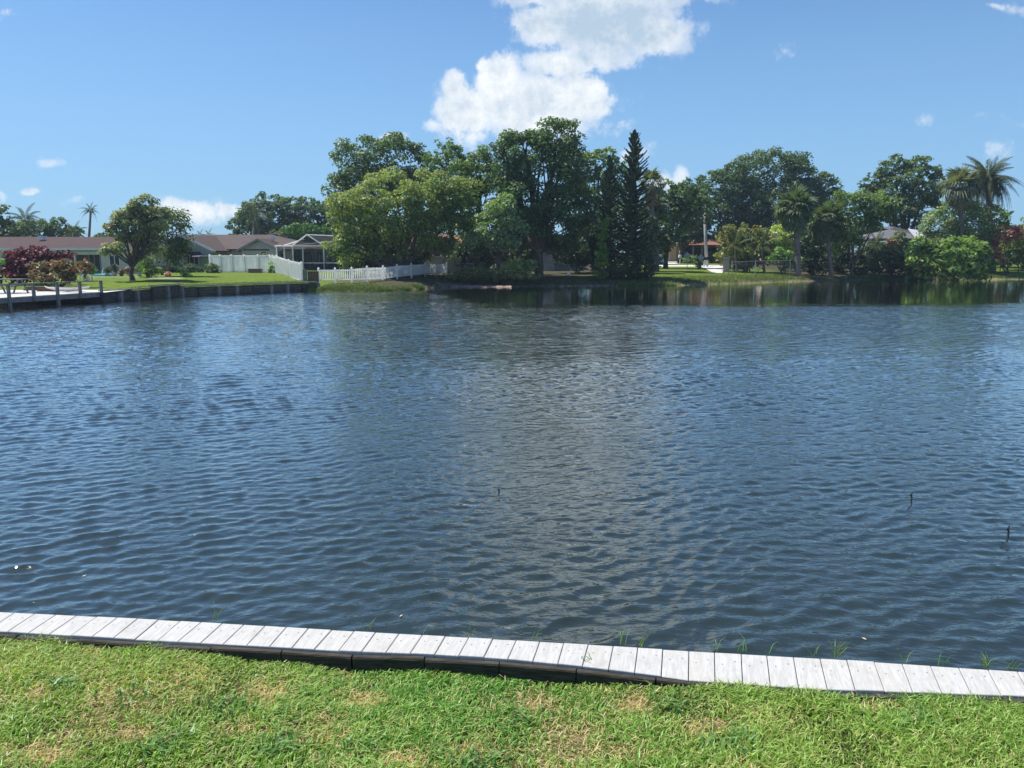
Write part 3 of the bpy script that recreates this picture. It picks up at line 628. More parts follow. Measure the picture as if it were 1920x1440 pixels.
# yellow-green dome
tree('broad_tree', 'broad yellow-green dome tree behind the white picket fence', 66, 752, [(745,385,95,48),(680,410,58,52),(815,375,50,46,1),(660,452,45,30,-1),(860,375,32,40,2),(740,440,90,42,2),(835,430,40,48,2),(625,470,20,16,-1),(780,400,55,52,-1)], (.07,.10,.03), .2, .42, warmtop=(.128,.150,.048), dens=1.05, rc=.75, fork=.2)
for k, (px, py, rx, ry, lab) in enumerate([(655,488,16,14,'left of two bright rounded shrubs behind the picket fence'),(682,484,18,14,'right of two bright rounded shrubs behind the picket fence'),(745,452,20,26,'tall bright yellow-green sapling in front of the dome tree trunk'),(770,485,16,18,'shrub under the dome tree, just left of the tan vinyl fence'),(793,462,14,20,'thin bright sapling above the tan vinyl fence')]):
    tree('shrub', lab, 70, px, [(px, py, rx, ry), (px-6, py+8, rx*.7, ry*.7), (px+6, py+14, rx*.6, ry*.8)], (.09,.115,.03), .18, .05, cat='shrub', trunk=False, rc=.4, warmtop=(.15,.175,.045))
# dark oaks behind
tree('oak_tree', 'large dark rounded oak behind and above the left of the yellow-green dome', 86, 690, [(700,318,62,50),(650,352,36,48),(745,312,48,46),(770,330,40,44),(690,360,60,44),(640,385,30,30)], DK, None, .5, dens=1.0, rc=1.0)
tree('oak_tree', 'smaller dark oak crown behind the right of the yellow-green dome', 84, 850, [(840,308,36,40),(862,325,28,36),(815,325,25,30),(850,350,50,30)], MD, None, .4)
tree('oak_tree', 'slender dark tree between the dome tree and the tallest tree', 72, 895, [(899,292,18,16),(912,330,24,30),(890,350,24,28),(905,390,30,34),(880,410,28,30),(905,440,32,30),(885,458,26,22),(895,330,30,40),(870,340,24,34),(925,370,26,40)], MD, .2, .28, rc=.75)
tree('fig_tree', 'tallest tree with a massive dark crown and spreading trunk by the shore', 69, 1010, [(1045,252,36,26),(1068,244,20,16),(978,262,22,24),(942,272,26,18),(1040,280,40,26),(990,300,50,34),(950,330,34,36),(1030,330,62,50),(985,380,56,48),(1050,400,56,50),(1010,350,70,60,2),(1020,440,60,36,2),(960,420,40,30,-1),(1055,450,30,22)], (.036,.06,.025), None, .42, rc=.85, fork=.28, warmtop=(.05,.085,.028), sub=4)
tree('young_tree', 'pale green leafy tree drooping left of the tallest tree', 66, 935, [(935,400,28,24),(922,432,32,24),(962,432,28,26),(900,448,26,18),(945,456,32,12)], (.085,.12,.06), .19, .12, rc=.6)
tree('oak_tree', 'lighter green tree behind, between the tallest tree and the pines', 84, 1110, [(1095,315,34,26),(1125,310,32,28),(1150,325,24,28),(1110,350,46,34),(1140,380,40,40),(1100,400,40,40),(1075,310,28,26),(1165,350,30,40),(1215,400,30,30)], (.06,.09,.028), None, .35)
tree('broadleaf_tree', 'dark tree filling in behind the narrow pine', 78, 1120, [(1100,440,34,36),(1140,440,36,40),(1170,430,40,50),(1090,470,28,24),(1210,440,26,40)], (.03,.048,.026), None, .3)
tree('ivy_tree', 'narrow bright ivy-covered stem left of the pines', 67, 1131, [(1133,430,9,20),(1130,455,9,18),(1128,482,10,18),(1126,505,11,16)], (.05,.085,.02), .15, .1, rc=.35)
# right of pines
tree('broadleaf_tree', 'dark leafy tree just right of the tall pine', 92, 1245, [(1248,375,26,30),(1280,372,28,30),(1255,420,32,34),(1300,390,30,34),(1225,440,22,40),(1235,470,20,24)], DK, None, .3, flow=((.1,.17,.03),.06))
tree('oak_tree', 'dark tree in front of the orange-roofed house with a dark trunk', 112, 1272, [(1278,372,28,26),(1300,400,36,30),(1265,420,34,28),(1310,435,28,18),(1280,444,36,16)], (.04,.062,.032), .3, .38, fork=.3)
tree('oak_tree', 'huge rounded dark oak behind the utility pole, left part', 122, 1350, [(1340,360,44,34),(1375,340,40,34),(1350,400,60,40),(1400,400,50,46)], DKF, .32, .5)
tree('oak_tree', 'huge rounded dark oak with the highest top right of the utility pole', 126, 1440, [(1430,325,60,40),(1480,335,44,40),(1440,380,80,44),(1405,345,40,36),(1505,375,40,40),(1450,420,70,36)], DKF, .32, .6, rc=1.3)
tree('oak_tree', 'dark oak right end of the rounded mass behind the fan palms', 128, 1548, [(1545,350,26,22),(1520,360,36,30),(1560,380,26,26),(1535,400,44,34)], (.04,.06,.03), .32, .4)
tree('yellow_tree', 'small feathery yellow-green tree left of the first fan palm', 88, 1462, [(1465,440,22,14),(1458,455,18,12),(1478,462,14,10)], (.14,.17,.05), .2, .1, rc=.5)
tree('magnolia_tree', 'glossy green leafy tree with fanned pale stems right of the fan palms', 82, 1592, [(1592,382,30,20),(1635,385,40,24),(1650,398,24,18),(1600,420,38,30),(1580,450,26,24)], (.055,.085,.03), .26, .2, rc=.75, warmtop=(.085,.12,.035), fork=.2)
tree('oak_tree', 'dark rounded oak standing alone against the sky behind the grey roof', 108, 1690, [(1675,325,28,26),(1640,345,22,20),(1720,330,36,32),(1745,355,26,26),(1690,355,54,36),(1700,395,60,34),(1655,390,34,30)], DK, .3, .5)
tree('eucalyptus_tree', 'grey-green drooping tree in front of the two tall palms', 88, 1795, [(1790,400,34,32),(1825,410,34,36),(1765,420,30,28),(1800,440,44,26),(1765,445,26,16),(1840,440,30,28)], (.075,.10,.05), .24, .25, rc=.7, droop=.8)
tree('broadleaf_tree', 'mid green tree below the drooping palm at the right', 96, 1870, [(1865,420,26,30),(1885,450,26,24),(1850,450,20,20)], (.055,.085,.035), .27, .25)
# shrubs
def shrub(name, label, Y, bpx, lobes, tint, leaf, rc=.4, cat='shrub', **kw): return tree(name, label, Y, bpx, lobes, tint, leaf, .05, cat=cat, trunk=False, rc=rc, **kw)
shrub('flowering_shrub', 'tall dark crimson-leaved shrub behind the dock at the left', 50, 45, [(40,482,28,18),(75,482,28,17),(20,500,16,16),(60,500,34,22),(100,478,20,10),(40,515,34,14),(118,476,14,7)], (.045,.009,.02), .2, flow=((.20,.04,.07),.2))
shrub('croton_shrub', 'orange, green and bronze flowering shrub in front of the crimson one', 47, 112, [(110,500,38,12),(140,505,26,14),(85,508,22,14),(110,518,48,10),(75,520,20,8)], (.062,.052,.026), .17, flow=((.34,.09,.05),.14), warmtop=(.075,.06,.03))
shrub('green_shrub', 'bright green shrub cut by the left edge below the crimson one', 50, 4, [(2,500,14,16),(0,515,16,10)], (.06,.14,.04), .18)
shrub('hibiscus_shrub', 'leafy green shrub leaning on the wall right of the forked trunk', 58, 285, [(270,498,10,10),(285,508,14,8),(275,488,8,8)], (.08,.12,.04), .15)
shrub('low_bush', 'low dark bush under the awning window', 72, 350, [(345,506,24,6),(372,508,18,5),(330,508,18,6)], (.025,.045,.022), .15)
shrub('spiky_bush', 'dark spiky bush against the left end of the white privacy fence', 70, 397, [(395,506,9,8),(402,508,6,6)], (.04,.06,.025), .16)
shrub('climbing_plant', 'green vine climbing the white privacy fence beside the wooden box', 70, 509, [(509,497,4,5),(508,506,3,5),(511,512,7,4)], (.10,.16,.05), .15, rc=.25)
shrub('agave_bush', 'small green bush on the lawn right of the concrete steps', 60, 351, [(350,518,8,6),(344,514,5,5)], (.06,.12,.04), .15, rc=.25)
shrub('bank_bush', 'bushy olive green shrub on the bank left of the tallest tree', 66, 965, [(960,505,24,14),(985,500,20,14),(975,518,30,8)], (.08,.105,.04), .17, warmtop=(.14,.17,.06))
shrub('bank_bush', 'low weedy green shrubs on the shaded bank behind the narrow beach', 65, 905, [(900,514,22,10),(925,516,22,10),(870,516,18,9),(850,520,14,8)], (.05,.07,.025), .17)
shrub('dark_bush', 'rounded nearly black-green bush right of the pine bases', 69, 1205, [(1207,497,20,20),(1200,512,24,12),(1215,480,10,14)], (.022,.038,.022), .16)
shrub('dark_bush', 'dark bush at the foot of the two pines', 68.5, 1160, [(1165,505,28,16),(1145,512,20,10),(1180,490,20,14)], (.025,.042,.022), .16)
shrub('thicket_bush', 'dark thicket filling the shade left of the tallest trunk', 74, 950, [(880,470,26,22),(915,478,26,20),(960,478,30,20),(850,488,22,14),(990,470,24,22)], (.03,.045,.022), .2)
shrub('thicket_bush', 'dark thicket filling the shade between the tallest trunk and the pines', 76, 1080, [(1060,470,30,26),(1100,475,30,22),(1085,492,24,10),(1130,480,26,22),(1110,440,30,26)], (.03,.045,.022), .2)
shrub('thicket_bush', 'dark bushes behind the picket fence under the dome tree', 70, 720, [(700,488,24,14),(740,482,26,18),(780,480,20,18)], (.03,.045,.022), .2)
tree('broadleaf_tree', 'dark tree behind the two fan palms, in front of the pale shed', 96, 1520, [(1500,430,40,30),(1540,450,40,28),(1575,440,30,30)], DK, .28, .25)
shrub('round_bush', 'small round green bush beneath the second diamond road sign', 92, 1309, [(1309,496,8,5)], (.05,.075,.05), .2, rc=.3)
shrub('hedge_bush', 'low green bush between the porch and the first road sign', 108, 1298, [(1298,486,10,5),(1288,489,6,4)], (.06,.09,.03), .22)
shrub('hedge_bush', 'dark hedge right of the utility pole beside the orange-roofed house', 110, 1342, [(1338,484,16,9),(1356,482,12,10)], (.03,.05,.025), .22)
shrub('ginger_clump', 'wide bronze and green clump of long leaves behind the chain link fence', 84, 1395, [(1390,438,30,16),(1370,455,24,18),(1415,450,30,20),(1400,475,46,22),(1430,470,28,20),(1385,492,30,12)], (.075,.085,.035), .3, rc=.6, flow=((.22,.14,.06),.18), droop=.6)
shrub('leafy_bush', 'bright leafy bush beside the first fan palm trunk', 80, 1465, [(1465,478,18,10),(1475,492,14,14),(1452,486,10,8)], (.05,.09,.025), .24)
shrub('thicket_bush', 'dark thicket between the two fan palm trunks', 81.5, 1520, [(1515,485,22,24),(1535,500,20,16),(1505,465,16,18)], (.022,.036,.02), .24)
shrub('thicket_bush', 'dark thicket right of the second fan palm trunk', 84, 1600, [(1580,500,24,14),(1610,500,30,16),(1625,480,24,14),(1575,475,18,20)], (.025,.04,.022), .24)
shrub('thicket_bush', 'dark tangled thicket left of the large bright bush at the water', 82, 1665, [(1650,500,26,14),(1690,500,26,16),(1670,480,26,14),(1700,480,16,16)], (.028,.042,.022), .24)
shrub('red_bush', 'small reddish-leaved bush in the dark garden below the grey roof', 86, 1665, [(1660,462,8,10),(1672,458,9,12)], (.08,.05,.035), .2)
shrub('garden_bush', 'tall thin olive shrub covering the middle of the grey roof', 88, 1686, [(1686,446,10,10),(1682,462,14,14),(1694,474,12,10)], (.055,.07,.035), .22)
shrub('bright_bush', 'small light green bush left of the large bright bush', 80, 1708, [(1706,475,10,12),(1712,490,12,10)], (.10,.15,.04), .2)
shrub('large_bush', 'largest bright green big-leaved bush overhanging the right shore', 78.5, 1785, [(1785,485,58,34),(1750,480,34,30),(1830,490,26,28),(1770,505,60,18),(1735,462,20,16),(1810,470,40,20)], (.05,.085,.022), .42, rc=.8, warmtop=(.085,.125,.03), dens=1.1)
shrub('bougainvillea', 'pink flowering bougainvillea with reddish leaves at the right edge', 86, 1882, [(1865,472,12,16),(1880,452,14,10),(1872,490,12,10),(1898,436,20,12)], (.12,.07,.045), .22, flow=((.42,.03,.10),.25))
shrub('large_hedge', 'tall olive green hedge cut by the right edge behind the iron fence', 90, 1910, [(1905,455,26,22),(1925,470,34,30),(1895,480,18,16),(1945,440,40,30)], (.07,.09,.03), .24)
print('leaves', nleaf)

# ---------------------------------------------------------------- palms
def pinnate(L, droop, seed, nl=26, ll=.55, tint=(.06, .09, .04)):
    """feather frond along +X, as quads with colours"""
    r = np.random.default_rng(seed); Vs = []; Cs = []; ts = np.linspace(0, 1, nl)
    def pos(t_): return np.array((L*(t_-.15*droop*t_**3), 0, L*(.35*t_-(.35+.55*droop)*t_**2)))
    for i in range(nl-1):
        a, b_ = pos(ts[i]), pos(ts[i+1]); w = .03*(1-ts[i])+.008
        Vs += [a+(0, w, 0), a-(0, w, 0), b_-(0, w, 0), b_+(0, w, 0)]; Cs.append((.12, .12, .05))
    for i in range(3, nl):
        p_ = pos(ts[i]); tg = pos(min(1, ts[i]+.02))-pos(ts[i]-.02); tg /= np.linalg.norm(tg)
        for sd in (-1, 1):
            l = ll*math.sin(math.pi*min(.97, .12+.85*ts[i]))**.6*r.uniform(.8, 1.15)
            dr = np.array((0, sd, 0))*.75+tg*.55+np.array((0, 0, -.25-1.1*droop*r.uniform(.5, 1.2))); dr /= np.linalg.norm(dr)
            e = p_+dr*l+np.array((0, 0, -.25*l*droop)); m_ = p_+dr*l*.5+np.array((0, 0, .03)); sd_ = tg*.045*L/3
            Vs += [p_-sd_*.6, m_-sd_, e, m_+sd_]; Cs.append(np.array(tint)*r.uniform(.75, 1.3))
    return np.array(Vs), np.clip(np.array(Cs), 0, 1)
def fanfrond(L, seed, tint=(.07, .10, .05), seg=15, droop=.4):
    r = np.random.default_rng(seed); Vs = []; Cs = []; P_ = .48*L
    w = .03; Vs += [(0, w, 0), (0, -w, 0), (P_, -w*.6, .04), (P_, w*.6, .04)]; Cs.append((.13, .13, .05))
    for k in range(seg):
        a = (k/(seg-1)-.5)*R(250); l = (L-P_)*(1-.18*abs(a)/2)*r.uniform(.88, 1.08); d = np.array((math.cos(a), math.sin(a), .12)); s = np.array((-math.sin(a), math.cos(a), 0))*L*.042
        o = np.array((P_, 0, .04)); m_ = o+d*l*.58; e = o+d*l+np.array((0, 0, -droop*l*r.uniform(.3, 1.1)))
        Vs += [o, m_-s, e, m_+s]; Cs.append(np.array(tint)*r.uniform(.75, 1.35))
    return np.array(Vs), np.clip(np.array(Cs), 0, 1)
def frond_mesh(name, VC):
    o = quads_obj(name, VC[0], VC[1], 'frond'); me = o.data; bpy.data.objects.remove(o); return me
QF = [frond_mesh('feather_frond', pinnate(3.6, d, 300+i, 28, .7, (.09, .115, .065))) for i, d in enumerate((.6, 1.2, 1.8, 2.3))]
GF = [frond_mesh('feather_frond_green', pinnate(3.0, d, 320+i, 24, .55, (.11, .15, .05))) for i, d in enumerate((.3, .8, 1.3))]
SF = [frond_mesh('fan_frond', fanfrond(1.9, 340+i, (.10, .14, .07), 15, .3+.25*i)) for i in range(3)]
WF = [frond_mesh('fan_frond_pale', fanfrond(1.9, 350+i, (.17, .19, .11), 15, .5+.3*i)) for i in range(3)]
DF = [frond_mesh('dead_frond', fanfrond(1.7, 360+i, (.30, .21, .12), 13, 1.)) for i in range(2)]
for me in bpy.data.meshes:
    if me.name.startswith('fan_frond') or me.name.startswith('dead_frond') or me.name.startswith('feather_frond'): pass
def palm(name, label, Y, px, crown_y, kind, n=24, scale=1., r0=.16, bpx=None, group=None, dead=0, upmax=80, downmax=-45, boots=False):
    seedc[0] += 1; r = random.Random(seedc[0]); b0 = base(bpx if bpx is not None else px, Y); c = W(px, crown_y, Y); th = thing(name, b0, label, 'palm', group)
    mid = b0.lerp(c, .5)+Vector((r.uniform(-.1, .1), 0, 0))
    q = [b0-Vector((0, 0, .3)), b0+Vector((0, 0, .3)), mid, c]; MB().tube(q, [r0*1.5, r0*1.15, r0, r0*.85], 9).build('trunk', 'palm_bark', th, smooth=True)
    if boots:
        mb = MB()
        for k in range(60):
            t_ = r.uniform(.1, .98); p_ = b0.lerp(c, t_); a = r.uniform(0, 6.28); o_ = Vector((math.cos(a), math.sin(a), 0)); mb.beam(p_+o_*r0*.7, p_+o_*r0*1.7+Vector((0, 0, .22)), .09, .04)
        mb.build('leaf_base', 'palm_bark', th, kind='stuff')
    ms = dict(queen=QF, green=GF, sabal=SF, wash=WF)[kind]
    for k in range(n):
        t_ = k/(n-1); el = R(upmax+(downmax-upmax)*t_**.85+r.uniform(-6, 6)); az = k*2.39996+r.uniform(-.2, .2); me = ms[min(len(ms)-1, int(t_*len(ms)*.999))]
        wm = Matrix.Translation(c) @ Matrix.Rotation(az, 4, 'Z') @ Matrix.Rotation(-el, 4, 'Y') @ Matrix.Rotation(r.uniform(-.4, .4), 4, 'X') @ Matrix.Scale(scale*r.uniform(.85, 1.1), 4)
        inst('frond', me, th, wm)
    for k in range(dead):
        wm = Matrix.Translation(c-Vector((0, 0, .2+.2*(k % 4)))) @ Matrix.Rotation(k*2.4, 4, 'Z') @ Matrix.Rotation(R(r.uniform(68, 84)), 4, 'Y') @ Matrix.Scale(scale*r.uniform(.8, 1), 4)
        inst('dead_frond', DF[k % 2], th, wm)
    return th
palm('queen_palm', 'lone thin tall palm rising above the left roof against the sky', 112, 170, 396, 'queen', 14, .42, .18, bpx=175, upmax=85, downmax=0)
palm('queen_palm', 'drooping feathery palm top behind the far left roof', 100, 47, 412, 'queen', 18, .75, .2)
palm('queen_palm', 'low arching palm head above the roof left of the thin tall palm', 102, 138, 440, 'queen', 14, .6, .2, downmax=-20)
palm('queen_palm', 'low palm head peeking over the roof, leftmost beside the tall drooping one', 104, 92, 432, 'queen', 14, .6, .2, downmax=-20)
palm('queen_palm', 'tiny palm top over the grey-brown roof, right of the drooping tree', 120, 375, 441, 'queen', 12, .35, .15)
palm('queen_palm', 'tiny palm top over the grey-brown roof, second from the drooping tree', 120, 391, 441, 'queen', 12, .35, .15)
palm('sabal_palm', 'small pale palm head before the dark trees behind the grey-brown roof', 110, 513, 440, 'wash', 14, .5, .15)
palm('sabal_palm', 'small pale palm head just left of the screened porch gable', 110, 529, 439, 'wash', 14, .5, .15)
palm('queen_palm', 'grey-green palm with visible trunk in front of the dark rounded trees', 112, 478, 408, 'queen', 18, .9, .2)
palm('pygmy_palm', 'small bright palm with a short trunk on the left lawn by the steps', 59, 319, 486, 'green', 18, .40, .1, downmax=-30)
palm('fan_palm', 'tall shaggy fan palm with a tan skirt behind the tall pine', 82, 1222, 345, 'wash', 22, 1.05, .28, dead=14)
palm('fan_palm', 'second shaggy palm head lower down behind the tall pine', 84, 1228, 388, 'wash', 18, 1.0, .26, dead=10)
palm('sabal_palm', 'full round fan palm with the thickest dark trunk, left of the pair at the shore', 79, 1490, 392, 'sabal', 50, 1.35, .27, bpx=1491, dead=2, upmax=88, downmax=-75, boots=True)
palm('sabal_palm', 'fan palm with paler drooping leaves, right of the pair at the shore', 80.5, 1550, 412, 'sabal', 40, 1.3, .22, bpx=1553, dead=2, downmax=-75, boots=True)
palm('fan_palm', 'tall pale fan palm left of the drooping palm at the right edge', 86.5, 1800, 350, 'wash', 46, 1.35, .25, downmax=-70, dead=6)
palm('queen_palm', 'tall drooping feathery palm near the right edge with a dark trunk', 88, 1851, 340, 'queen', 64, 1.0, .3, bpx=1852, downmax=-40)
palm('queen_palm', 'small feathery palm in the garden below the left of the grey roof', 84, 1642, 462, 'green', 18, .7, .12, downmax=-40)
palm('queen_palm', 'slender leaning feathery palm behind the trunk of the glossy tree', 86, 1620, 476, 'green', 14, .6, .1, downmax=-40)
palm('areca_palm', 'arching bronze palm behind the white picket gate', 82, 1378, 462, 'green', 16, .75, .12, downmax=-50)
palm('areca_palm', 'arching olive palm left of the first fan palm trunk', 82, 1428, 462, 'green', 18, .8, .12, downmax=-50)

# Norfolk pines: tiers of upswept branches, each branch a part
def pine_branch(L, seed, seg=12):
    r = np.random.default_rng(seed); Vs = []; Cs = []
    for k in range(seg*4):
        t_ = r.random()**.8; p_ = np.array((L*t_, 0, .30*L*t_**2-.02)); sd = r.choice((-1, 1)); l = L*.30*(1-.55*t_)*r.uniform(.7, 1.1)
        d = np.array((.62, sd*.72, .38)); d /= np.linalg.norm(d); e = p_+d*l; s = np.array((0, 0, .055*L/2)); s2 = np.cross(d, (0, 0, 1))*.05*L/2
        c_ = np.array((.07, .11, .065))*r.uniform(.7, 1.3)
        Vs += [p_-s, p_+s, e+s*.6, e-s*.6, p_-s2, p_+s2, e+s2*.6, e-s2*.6]; Cs += [c_, c_]
    for k in range(8):
        a = np.array((L*k/8, 0, .30*L*(k/8)**2)); b_ = np.array((L*(k+1)/8, 0, .30*L*((k+1)/8)**2)); s = np.array((0, 0, .045)); s2 = np.array((0, .05, 0))
        Vs += [a-s, a+s, b_+s, b_-s, a-s2, a+s2, b_+s2, b_-s2]; Cs += [(.03, .045, .028)]*2
    return np.array(Vs), np.array(Cs)
BRM = [frond_mesh('pine_branch', pine_branch(2., 400+i)) for i in range(3)]
def pine(label, Y, px, top, prof, tiers, per=7, r0=.2):
    b0 = base(px, Y); tp = W(px, top, Y); th = thing('norfolk_pine', b0, label, 'pine tree', 'tiered pines at the shore')
    MB().tube([b0-Vector((0, 0, .3)), b0.lerp(tp, .5), tp], [r0, r0*.7, .03], 8).build('trunk', 'bark', th, smooth=True)
    zz = [W(px, y_, Y).z for y_, w_ in prof]; ww = [w_*mpp(Y) for y_, w_ in prof]
    for k in range(tiers):
        t_ = (k/(tiers-1))**1.0; z = tp.z-.1-(tp.z-b0.z-.8)*t_; w_ = float(np.interp(-z, [-q for q in zz], ww)); up = 28-34*t_
        for j in range(per):
            az = j*2*math.pi/per+k*.7+random.uniform(-.12, .12)
            wm = Matrix.Translation((tp.x, tp.y, z+random.uniform(-.14, .14))) @ Matrix.Rotation(az, 4, 'Z') @ Matrix.Rotation(-R(up+random.uniform(-5, 5)), 4, 'Y') @ Matrix.Diagonal((w_/2*random.uniform(.8, 1.15), max(w_, 1.3)/2, max(w_, 1.2)/2, 1))
            inst('branch', BRM[(j+k) % 3], th, wm)
pine('tall tiered pine with a pointed top standing against the sky', 70, 1190, 252, [(252,3),(262,12),(285,20),(305,26),(340,31),(380,33),(440,36),(518,38)], 27, 8, .18)
pine('narrower darker pine left of the tall pointed one', 69.5, 1143, 300, [(300,3),(320,13),(360,21),(420,26),(518,30)], 24, 6, .16)

# ---------------------------------------------------------------- houses
def X(px, Y): return W(px, 476, Y).x
def prism(name, pts, th_, m, parent, **kw):
    """closed slab: polygon pts (world), thickness th_ downward"""
    n_ = len(pts); vs_ = [Vector(p_) for p_ in pts]+[Vector(p_)-Vector((0, 0, th_)) for p_ in pts]
    return MB().add(vs_, [tuple(range(n_)), tuple(range(2*n_-1, n_-1, -1))]+[(i+n_, (i+1) % n_+n_, (i+1) % n_, i) for i in range(n_)]).build(name, m, parent, **kw)
def hip_roof(name, x0, x1, y0, y1, ze, zr, m, parent, hipl=True, hipr=True, ov=.5):
    x0 -= ov; x1 += ov; y0 -= ov; y1 += ov; ym = (y0+y1)/2; h = (y1-y0)/2; a = x0+(h if hipl else 0); b_ = x1-(h if hipr else 0); T = .16
    vs_ = [(x0,y0,ze),(x1,y0,ze),(x1,y1,ze),(x0,y1,ze),(a,ym,zr),(b_,ym,zr)]; k = [(x,y,z-T) for x,y,z in vs_[:4]]
    fc = [(0,1,5,4),(2,3,4,5),(1,2,5),(3,0,4),(6,7,1,0),(7,8,2,1),(8,9,3,2),(9,6,0,3),(9,8,7,6)]
    return MB().add(vs_+k, fc).build(name, m, parent)
def window(parent, x0, x1, z0, z1, y, mull=1, frame='white_paint', rows=0):
    w = x1-x0; h = z1-z0; cx = (x0+x1)/2; cz = (z0+z1)/2; mb = MB(); f = .07
    mb.box((cx, y-.04, z1), (w+f, .09, f)); mb.box((cx, y-.04, z0), (w+f, .11, f)); mb.box((x0, y-.04, cz), (f, .09, h-f)); mb.box((x1, y-.04, cz), (f, .09, h-f))
    for k in range(mull): mb.box((x0+w*(k+1)/(mull+1), y-.04, cz), (.06, .08, h-f))
    for k in range(rows): mb.box((cx, y-.035, z0+h*(k+1)/(rows+1)), (w-f, .06, .05))
    fo = mb.build('window', frame, parent)
    for k in range(mull+1): pbox('pane', (x0+w*(k+.5)/(mull+1), y-.02, cz), (w/(mull+1)-.07, .02, h-.08), 'glass', fo)
    return fo
# left red-brown roofed house
Y = 68; gb = 0.6
h1 = thing('house', (X(100, Y), Y, gb), 'long low house with red-brown roof and a porch at far left', 'house')
x0, x1 = X(-220, Y), X(262, Y); xl0, xl1 = X(104, Y), X(188, Y)
pbox('wall', ((x0+xl0)/2, Y+.1, 1.8), (xl0-x0, .2, 2.6), 'cream', h1)
pbox('wall', ((xl1+x1)/2, Y+.1, 1.8), (x1-xl1, .2, 2.6), 'cream', h1)
pbox('wall', ((xl0+xl1)/2, Y+2.6, 1.8), (xl1-xl0, .2, 2.6), 'greywall', h1)
pbox('wall', (xl0-.1, Y+1.35, 1.8), (.2, 2.3, 2.6), 'cream', h1); pbox('wall', (xl1+.1, Y+1.35, 1.8), (.2, 2.3, 2.6), 'cream', h1)
pbox('wall', (x1-.1, Y+5.2, 1.8), (.2, 9.9, 2.6), 'cream', h1); pbox('wall', ((x0+x1)/2, Y+10.3, 1.8), (x1-x0, .2, 2.6), 'cream', h1)
hip_roof('roof', x0, x1, Y, Y+10.4, 3.2, W(100, 444, Y+5).z, 'roof_red', h1, True, True)
pbox('fascia', ((x0+x1)/2, Y-.53, 3.1), (x1-x0+1.0, .06, .2), 'white_paint', h1)
pbox('beam', ((xl0+xl1)/2, Y-.02, 2.78), (xl1-xl0, .16, .3), 'whitewall', h1)
pbox('post', (X(140, Y), Y, 1.6), (.14, .14, 2.1), 'white_paint', h1)
pbox('floor_slab', ((x0+x1)/2, Y+4, .93), (x1-x0-.2, 9, .12), 'concrete', h1)
dr = window(h1, X(167, Y+2.5), X(187, Y+2.5), 1.05, 2.75, Y+2.5, 1); 
window(h1, X(205, Y), X(224, Y), 1.68, 2.55, Y-.005, 1)
pbox('vent', (X(91, 72), 71.2, 4.15), (.5, .5, .3), 'white_paint', h1)
pbox('shutter', (X(246, Y), Y-.06, 2.0), (.5, .06, 1.7), 'orange_paint', h1)
# grey-brown roofed house with gabled wing
h2 = thing('house', (X(450, 84), 84, .9), 'house with weathered grey-brown roof behind the white privacy fence', 'house')
def gable(parent, cx, y0, y1, hw, ze, zr, wm_, rm, ov=.45, trim='white_paint'):
    zb = .6; vs_ = [(cx-hw,y0,zb),(cx+hw,y0,zb),(cx+hw,y0,ze),(cx,y0,zr-.12),(cx-hw,y0,ze)]; bk = [(x,y1,z) for x,y,z in vs_]
    MB().add(vs_+bk, [(0,1,2,3,4),(9,8,7,6,5),(0,5,6,1),(1,6,7,2),(4,9,5,0)]).build('wall', wm_, parent)
    s = (zr-ze)/hw; e = hw+ov; zz = zr-s*e
    for sg in (-1, 1):
        p_ = [(cx, y0-ov, zr), (cx+sg*e, y0-ov, zz), (cx+sg*e, y1, zz), (cx, y1, zr)]
        if sg > 0: p_ = p_[::-1]
        prism('roof', [(a_, b_, c_+.10) for a_, b_, c_ in (p_ if sg < 0 else p_)], .14, rm, parent)
        MB().beam((cx+sg*.02, y0-ov-.03, zr+.0), (cx+sg*e, y0-ov-.03, zz+.0), .05, .2).build('bargeboard', trim, parent)
Yw = 78; zw = lambda py, Y_: W(960, py, Y_).z
gable(h2, X(342, Yw), Yw, Yw+10, 57*mpp(Yw), zw(468, Yw), zw(441, Yw), 'sage', 'roof_brown')
pbox('wall', (X(470, 82), 82.1, 1.9), (X(560, 82)-X(400, 82), .2, 2.6), 'cream', h2)
pbox('wall', (X(600, 86), 86.1, 1.9), (X(660, 86)-X(540, 86), .2, 2.6), 'cream', h2)
hip_roof('roof', X(352, 82), X(583, 82), 82, 94, zw(467, 82), zw(440, 88), 'roof_brown', h2, False, True, .5)
gable(h2, X(487, 81), 81, 88, 34*mpp(81), zw(467, 81), zw(449, 81), 'cream', 'roof_brown', trim='greywall')
pbox('fascia', (X(478, 80), 80.45, zw(467.5, 80.4)-.05), (X(504, 80)-X(455, 80), .1, .14), 'darkmetal', h2)
window(h2, X(347, Yw), X(372, Yw), zw(495.5, Yw), zw(482, Yw), Yw-.005, 2)
window(h2, X(401, 82), X(415, 82), zw(482, 82), zw(473, 82), 81.99, 0)
window(h2, X(490, 81), X(500, 81), zw(482, 81), zw(472, 81), 80.99, 0)
window(h2, X(522, 81.5), X(530, 81.5), zw(490, 81.5), zw(474, 81.5), 81.99, 0)
a = X(342, Yw); b_ = X(385, Yw); prism('awning', [(a, Yw-1.1, zw(481, Yw-1)), (b_+.15, Yw-1.1, zw(481, Yw-1)), (b_-.5, Yw-.02, zw(472, Yw)), (a+.3, Yw-.02, zw(472, Yw))], .05, 'awning', h2)
pbox('roof_edge', (X(390, Yw), Yw-.6, zw(480, Yw)), (X(396, Yw)-X(383, Yw), 1.2, .08), 'white_paint', h2)
pbox('vent', (X(512, 84), 84.3, zw(447, 84)), (.4, .4, .35), 'white_paint', h2)
MB().beam((X(398, 77), 77.4, zw(470, 77)), (X(389, 77), 77.8, zw(475, 77)), .1, .12).build('downpipe', 'greywall', h2)
